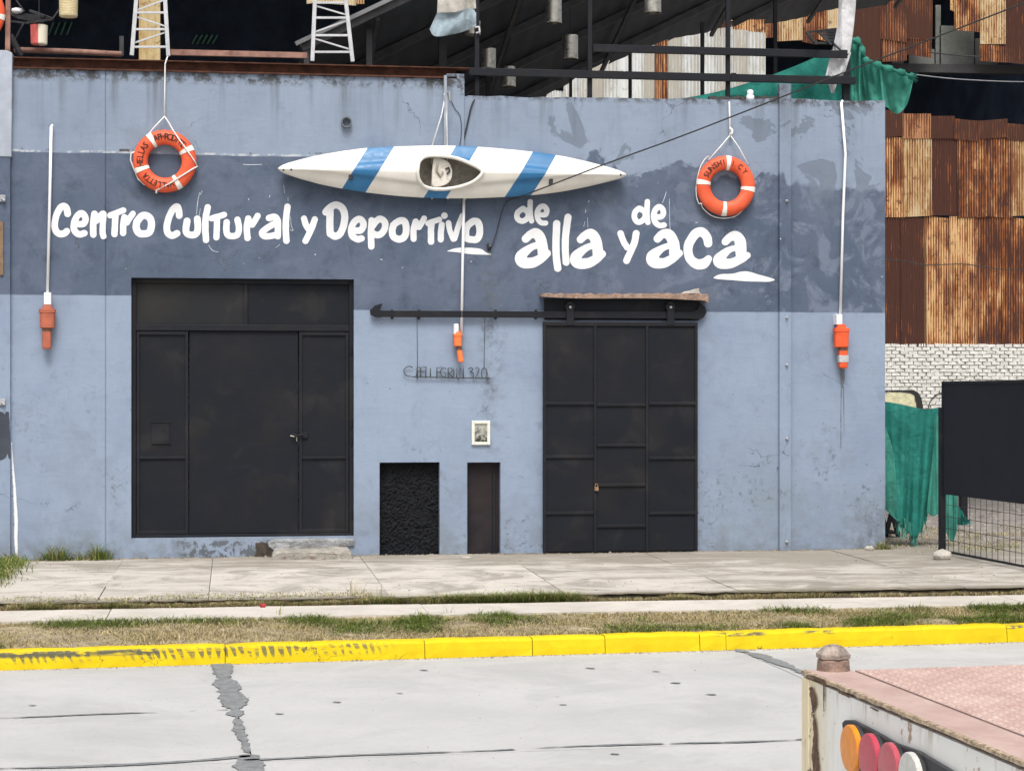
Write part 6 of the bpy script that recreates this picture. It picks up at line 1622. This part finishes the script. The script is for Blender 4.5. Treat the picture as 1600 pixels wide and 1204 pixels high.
# gate leaf: post, board, wire mesh, swung towards the street
g0 = G(1472, 868, -.01); gd_ = G(1600, 893, -.01) - g0; gd = gd_[:2] / np.linalg.norm(gd_[:2]); gn = np.array((gd[1], -gd[0]))
yg = thing('yard_gate', g0, 'black yard gate leaf with a solid board above wire mesh', 'gate')
def GP(s, z, n=0.0): return np.array((g0[0] + gd[0] * s + gn[0] * n, g0[1] + gd[1] * s + gn[1] * n, z))
GN3 = np.array((gn[0], gn[1], 0))
m = MB(); m.bar(GP(0, -.04), GP(0, Z_(1472, 635, 0)), .062, .062, up=(gd[0], gd[1], 0)); m.build('post', M_BLACK2, yg, bevel=.004)
zt1 = float(RP(1478, 600, g0, GN3)[2]); zb1 = float(RP(1478, 772, g0, GN3)[2]); LEN = 3.4
m = MB(); s0 = .05; th = .018
m.prism([GP(s0, zb1, -th), GP(LEN, zb1 + .0, -th), GP(LEN, zt1 + .02, -th), GP(s0, zt1, -th)], GN3 * .03); m.build('board', simple('black_board', (.0125, .0135, .0195), .6, .2, 2.5, .1, dirt=(.018, .019, .024), dirt_amt=.4, spec=.2), yg, bevel=.003)
m = MB(); m.bar(GP(s0, zt1 + .015), GP(LEN, zt1 + .035), .045, .03); m.build('top_bar', M_BLACK2, yg)
m = MB(); m.bar(GP(s0 - .012, zb1 - .01), GP(s0 - .012, zt1 + .03), .03, .045, up=(gd[0], gd[1], 0)); m.build('side_bar', M_BLACK2, yg)
m = MB(); m.bar(GP(LEN, -.02), GP(LEN, zt1 + .03), .05, .05, up=(gd[0], gd[1], 0)); m.build('side_bar', M_BLACK2, yg)
m = MB(); m.bar(GP(.03, .045), GP(LEN, .045), .022, .022); m.build('bottom_bar', M_BLACK2, yg)
s_ = .15
while s_ < LEN: 
    m = MB(); m.tube([GP(s_, .04), GP(s_, zb1)], .0032, 5); m.build('mesh_wire', M_WIRE, yg); s_ += .125
for z in np.arange(.17, zb1, .125):
    m = MB(); m.tube([GP(.03, z), GP(LEN, z)], .0032, 5); m.build('mesh_wire', M_WIRE, yg)
m = MB(); a_ = P(1505, 770, 4.0); m.bar((a_[0], 4.0, -.02), (a_[0], 4.0, 1.5), .09, .09); tag(m.build('post', M_BLACK2), 'black square post standing in the yard behind the wire mesh gate', 'post')
# small table behind the corner
tb = thing('table', G(1396, 836, 0), 'small white topped table with black splayed legs behind the building corner', 'table')
q = G(1394, 838, 0); yt = q[1]; zt_ = float(P(1394, 789, yt)[2])
m = MB(); m.box((X_(1352, yt), yt - .02, zt_ - .03), (X_(1402, yt), yt + .5, zt_)); m.build('top', M_WHITE, tb, bevel=.006)
for dy in (.03, .42):
    for (ua, ub) in ((1392, 1405), (1396, 1386)):
        m = MB(); m.bar((X_(ua, yt), yt + dy, zt_ - .03), (X_(ub, yt), yt + dy + .02 * (ub < ua), .0), .045, .045); m.build('leg', M_BLACK2, tb)
m = MB(); m.box((X_(1376, yt), yt, .03), (X_(1406, yt), yt + .45, .06)); m.build('foot_board', M_BLACK2, tb)

# ================================================================== flatbed in the foreground
ZB = ZR + 1.10
C0 = G(1254, 1046, ZB); e1 = G(1600, 1190, ZB) - C0; rear = e1[:2] / np.linalg.norm(e1[:2])      # along the rear edge, towards the camera
print('rear vs street normal', np.degrees(np.arccos(rear @ KN)))
bl_ = np.array((-rear[1], rear[0]));
if bl_ @ KD < 0: bl_ = -bl_                                             # along the bed, to the right
def T(s, n, z): return np.array((C0[0] + bl_[0] * s + rear[0] * n, C0[1] + bl_[1] * s + rear[1] * n, z))
WB, LB = 2.45, 6.2
trl = thing('flatbed_trailer', T(LB / 2, WB / 2, ZR), 'white and rusty flatbed trailer with pink tread plate floor and round tail lamps', 'trailer')
def pink_material():
    t = NT('faded_red_oxide'); n1 = t.noise(5, 5, .65); n2 = t.noise(40, 4, .6)
    c = t.mix(t.mr(n1, .3, .7), (.40, .275, .245), (.49, .36, .32)); c = t.mix(t.mr(n2, .58, .75, 0, .4), c, (.55, .46, .42)); c = t.mix(t.mr(t.noise(16, 6, .75), .62, .7, 0, .5), c, (.36, .20, .15))
    return t.bsdf(c, .7, 0, t.bump(n2, .15, .003), .35)
M_PINK = pink_material()
def panel_material():
    t = NT('trailer_white_paint'); p = t.pos(); n1 = t.noise(3, 5, .6); n2 = t.noise(14, 6, .7); dr = t.noise(1, 5, .7, vec=t.vmul(p, (28, 28, 2.5)))
    x, y, z = t.sep(p)
    c = t.mix(t.mr(n1, .3, .7), (.78, .78, .745), (.84, .84, .81))
    d_ = t.n('ShaderNodeVectorMath'); d_.operation = 'DOT_PRODUCT'; t.set(d_.inputs[0], p); d_.inputs[1].default_value = (rear[0], rear[1], 0)
    nn = t.ma('SUBTRACT', d_.outputs['Value'], float(C0[:2] @ rear))
    yel = t.mr(nn, .34, .06); c = t.mix(t.ma('MULTIPLY', yel, .85), c, (.74, .62, .38))
    rs = t.ma('MULTIPLY', t.mr(dr, .54, .66), t.ma('ADD', t.mr(z, ZB - .10, ZB - .01, 0, .55), t.ma('MULTIPLY', t.mr(nn, .16, .03), .75), clamp=True))
    c = t.mix(rs, c, (.26, .14, .07)); c = t.mix(t.mr(n2, .60, .66, 0, .8), c, (.30, .18, .10)); c = t.mix(t.mr(dr, .50, .72, 0, .28), c, (.52, .47, .38))
    dk = t.ma('MULTIPLY', t.mr(t.ma('ADD', t.ma('ABSOLUTE', t.ma('SUBTRACT', nn, t.ma('MULTIPLY_ADD', t.noise(6, 4), .10, .035))), t.ma('MULTIPLY_ADD', t.noise(13, 5, .75), .12, -.06)), .002, .010, 1, 0), t.mr(t.noise(4.1, 4, .6), .40, .46))
    c = t.mix(dk, c, (.10, .055, .04))
    return t.bsdf(c, t.mr(n2, .4, .7, .4, .7), 0, t.bump(n2, .2, .004), .4)
M_TPAN = panel_material()
M_EDGE = simple('rusty_edge', (.50, .39, .27), .85, .45, 45, .8, dirt=(.13, .08, .06), dirt_amt=.95, bd=.012)
def tbox(s0, s1, n0, n1, z0, z1): 
    m = MB(); m.prism([T(s0, n0, z0), T(s1, n0, z0), T(s1, n1, z0), T(s0, n1, z0)], (0, 0, z1 - z0)); return m
strip_w = .17
tbox(.012, strip_w, 0.0, WB, ZB - .02, ZB).build('rear_flange', M_PINK, trl, bevel=.003)
tbox(strip_w + .026, LB, .0, WB, ZB - .02, ZB - .006).build('floor_plate', M_PINK, trl)
# worn rim along the rear edge
m = MB(); nn = 60; vs_ = []; r_ = random.Random(3)
for i in range(nn + 1):
    n = WB * i / nn; j = r_.uniform(-.0012, .0012); h = .0115 + r_.uniform(-.0025, .0025)
    vs_ += [T(.011, n, ZB + .001), T(-.003 + j, n, ZB + r_.uniform(-.0008, .0008)), T(-.005 + j, n, ZB - h), T(.011, n, ZB - h)]
m.add(vs_, [(i * 4 + q, (i + 1) * 4 + q, (i + 1) * 4 + (q + 1) % 4, i * 4 + (q + 1) % 4) for i in range(nn) for q in range(4)] + [(0, 1, 2, 3), (nn * 4 + 3, nn * 4 + 2, nn * 4 + 1, nn * 4)])
m.build('worn_rim', M_EDGE, trl)
tp = tbox(.0, .03, .07, WB - .07, ZB - .40, ZB - .024).build('rear_panel', M_TPAN, trl)
tbox(-.004, .06, .0, .068, ZB - .55, ZB - .024).build('corner_post', M_TPAN, trl, bevel=.004)
tbox(-.004, .06, WB - .068, WB, ZB - .55, ZB - .024).build('corner_post', M_TPAN, trl, bevel=.004)
tbox(.062, LB, 0, .03, ZB - .22, ZB - .024).build('side_rail', M_TPAN, trl); tbox(.062, LB, WB - .03, WB, ZB - .22, ZB - .024).build('side_rail', M_TPAN, trl)
# tread lugs
m = MB(); pit = .036; k = 0
for a in np.arange(strip_w + .04, 2.4, pit):
    for bq in np.arange(.03, 1.5, pit):
        k += 1; q = T(a, bq, ZB - .006); an = .78 if (int(round(a / pit)) + int(round(bq / pit))) % 2 else -.78
        d1 = (bl_ * math.cos(an) + rear * math.sin(an)) * .017; d2 = (-bl_ * math.sin(an) + rear * math.cos(an)) * .0065
        c_ = np.array((q[0], q[1])); z = q[2]
        m.add([(*(c_ - d1), z), (*(c_ - d2), z), (*(c_ + d1), z), (*(c_ + d2), z), (*c_, z + .0075)], [(0, 1, 4), (1, 2, 4), (2, 3, 4), (3, 0, 4)])
o = m.build('tread_lugs', M_PINK, trl, fix=True); o['kind'] = 'stuff'
# stake bolt with hexagonal cap
q = G(1302, 1046, ZB); M_NUT = simple('rusty_nut', (.24, .165, .13), .85, .35, 20, .6, dirt=(.42, .36, .30), dirt_amt=.6, bd=.012)
m = MB(); rN = 27 * 6.5 / F
m.lathe((q[0], q[1], ZB - .01), (0, 0, 1), [(0, rN * 1.04), (.012, rN * 1.02), (.044, rN * .97), (.050, rN * .90)], 12); m.build('stake_socket', M_NUT, trl, bevel=.002)
m = MB(); m.lathe((q[0], q[1], ZB + .042), (0, 0, 1), [(0, rN * 1.04), (.016, rN * 1.06), (.020, rN * .98), (.040, rN * .62), (.043, rN * .55)], 6); m.lathe((q[0], q[1], ZB + .083), (0, 0, 1), [(0, .02), (.006, .018)], 10); m.build('stake_nut', simple('weathered_nut', (.34, .285, .245), .8, .35, 22, .6, dirt=(.17, .10, .075), dirt_amt=.8, bd=.012), trl, bevel=.0015)
# lamp board and lamps on the rear panel
BN = np.array((bl_[0], bl_[1], 0.0))
def on_panel(u, v, off): return RP(u, v, T(off, 0, ZB), BN)
lp_ = [(1323, 1128), (1327, 1124), (1338, 1124), (1368, 1139), (1405, 1160), (1440, 1172), (1496, 1205), (1520, 1240), (1480, 1262), (1330, 1190)]
m = MB(); m.prism([on_panel(u, v, -.002) for u, v in lp_], (-bl_[0] * .018, -bl_[1] * .018, 0)); lbd = m.build('lamp_board', simple('black_rubber', (.035, .036, .040), .6, .25, 12, .2, dirt=(.10, .10, .10)), trl, bevel=.004)
def lens(col, name):
    t = NT(name); n = t.noise(30, 4, .6); p = t.pos(); z = t.sep(p)[2]
    c = t.mix(t.mr(n, .35, .7), tuple(q * .85 for q in col), col)
    wv = t.ma('SINE', t.ma('MULTIPLY', z, 2 * math.pi / .006))
    return t.bsdf(c, .28, 0, t.bump(wv, .12, .002), .5)
c0 = on_panel(1329, 1169, -.045); c3 = on_panel(1421, 1216, -.045)
nA = float((c0[:2] - C0[:2]) @ rear); nB = float((c3[:2] - C0[:2]) @ rear)
print('lamps', nA, nB, c0[2] - ZB, c3[2] - ZB)
zl_ = float(c0[2]); rad = (nB - nA) / 3 * .505
for i, (cl, nm) in enumerate((((.82, .27, .012), 'amber_lens'), ((.52, .055, .095), 'red_lens'), ((.50, .085, .115), 'faded_red_lens'), ((.60, .60, .57), 'clear_lens'))):
    n = nA + (nB - nA) * i / 3; c_ = T(-.018 + .0008 * i, n, zl_)
    lm = MB(); lm.lathe(c_, (-bl_[0], -bl_[1], 0), [(0, rad * .96), (.018, rad * .96)], 32); hs = lm.build('lamp_housing', M_STEEL, trl)
    lm = MB(); lm.lathe(c_, (-bl_[0], -bl_[1], 0), [(.017, rad * .97), (.030, rad * .97), (.034, rad * .93), (.036, rad * .6), (.037, rad * .02)], 32); o = lm.build('tail_lamp', lens(cl, nm), trl, smooth=False); tag(o, ('amber', 'dark red', 'faded red', 'clear')[i] + ' round tail lamp lens')
# rust eaten through the paint at the corner and below the rim
M_SCAB = simple('rust_scab', (.13, .075, .050), .9, .4, 30, .7, dirt=(.26, .15, .085), dirt_amt=.8, bd=.008)
for i, st in enumerate(([(1268, 1076, 3.2), (1270, 1088, 4.4), (1272, 1100, 3.8), (1270, 1112, 1.6)], [(1271, 1116, 1.3), (1273, 1132, 2.6), (1274, 1150, 3.0), (1273, 1170, 4.2), (1274, 1190, 5.2), (1276, 1206, 4.4), (1276, 1222, 3)],
                        [(1286, 1062, 1.4), (1287, 1078, 1.2), (1287, 1110, .7)], [(1262, 1056, 2.2), (1274, 1059, 2.6), (1290, 1066, 1.8)], [(1312, 1081, 2.0), (1326, 1087, 1.5)], [(1360, 1104, 1.6), (1372, 1110, 1.2)], [(1408, 1118, 1.4), (1408.5, 1124, .7)])):
    m = sdf_patch([st], .7, lambda u, v: on_panel(u, v, -.0056), .45, 400 + i); m.build('rust_patch', M_SCAB, trl)
# running gear
for n in (.75, WB - .75): tbox(.2, LB, n - .05, n + .05, ZB - .36, ZB - .022).build('chassis_rail', M_STEEL, trl)
for s_ in (1.5, 2.6):
    m = MB(); m.tube([T(s_, .25, ZR + .48), T(s_, WB - .25, ZR + .48)], .06, 10); m.build('axle', M_STEEL, trl)
    for n in (.18, WB - .18):
        cN = T(s_, n, ZR + .48); m = MB(); m.lathe(cN - np.array((rear[0], rear[1], 0)) * .12, (rear[0], rear[1], 0), [(0, .27), (.0, .40), (.03, .47), (.12, .48), (.21, .47), (.24, .40), (.24, .27)], 36, cap=False); wh = m.build('wheel', simple('tyre_rubber', (.03, .03, .03), .85, .2, 8, .3), trl, smooth=False)
        m = MB(); m.lathe(cN - np.array((rear[0], rear[1], 0)) * .10, (rear[0], rear[1], 0), [(0, .05), (.02, .10), (.03, .20), (.0, .27), (.2, .27), (.16, .2), (.17, .05)], 24); m.build('rim', M_GALV, wh)
for n in (.75, WB - .75): tbox(LB - .8, LB - .7, n - .05, n + .05, ZR, ZB - .36).build('landing_leg', M_STEEL, trl)
print('objects', len(bpy.data.objects))
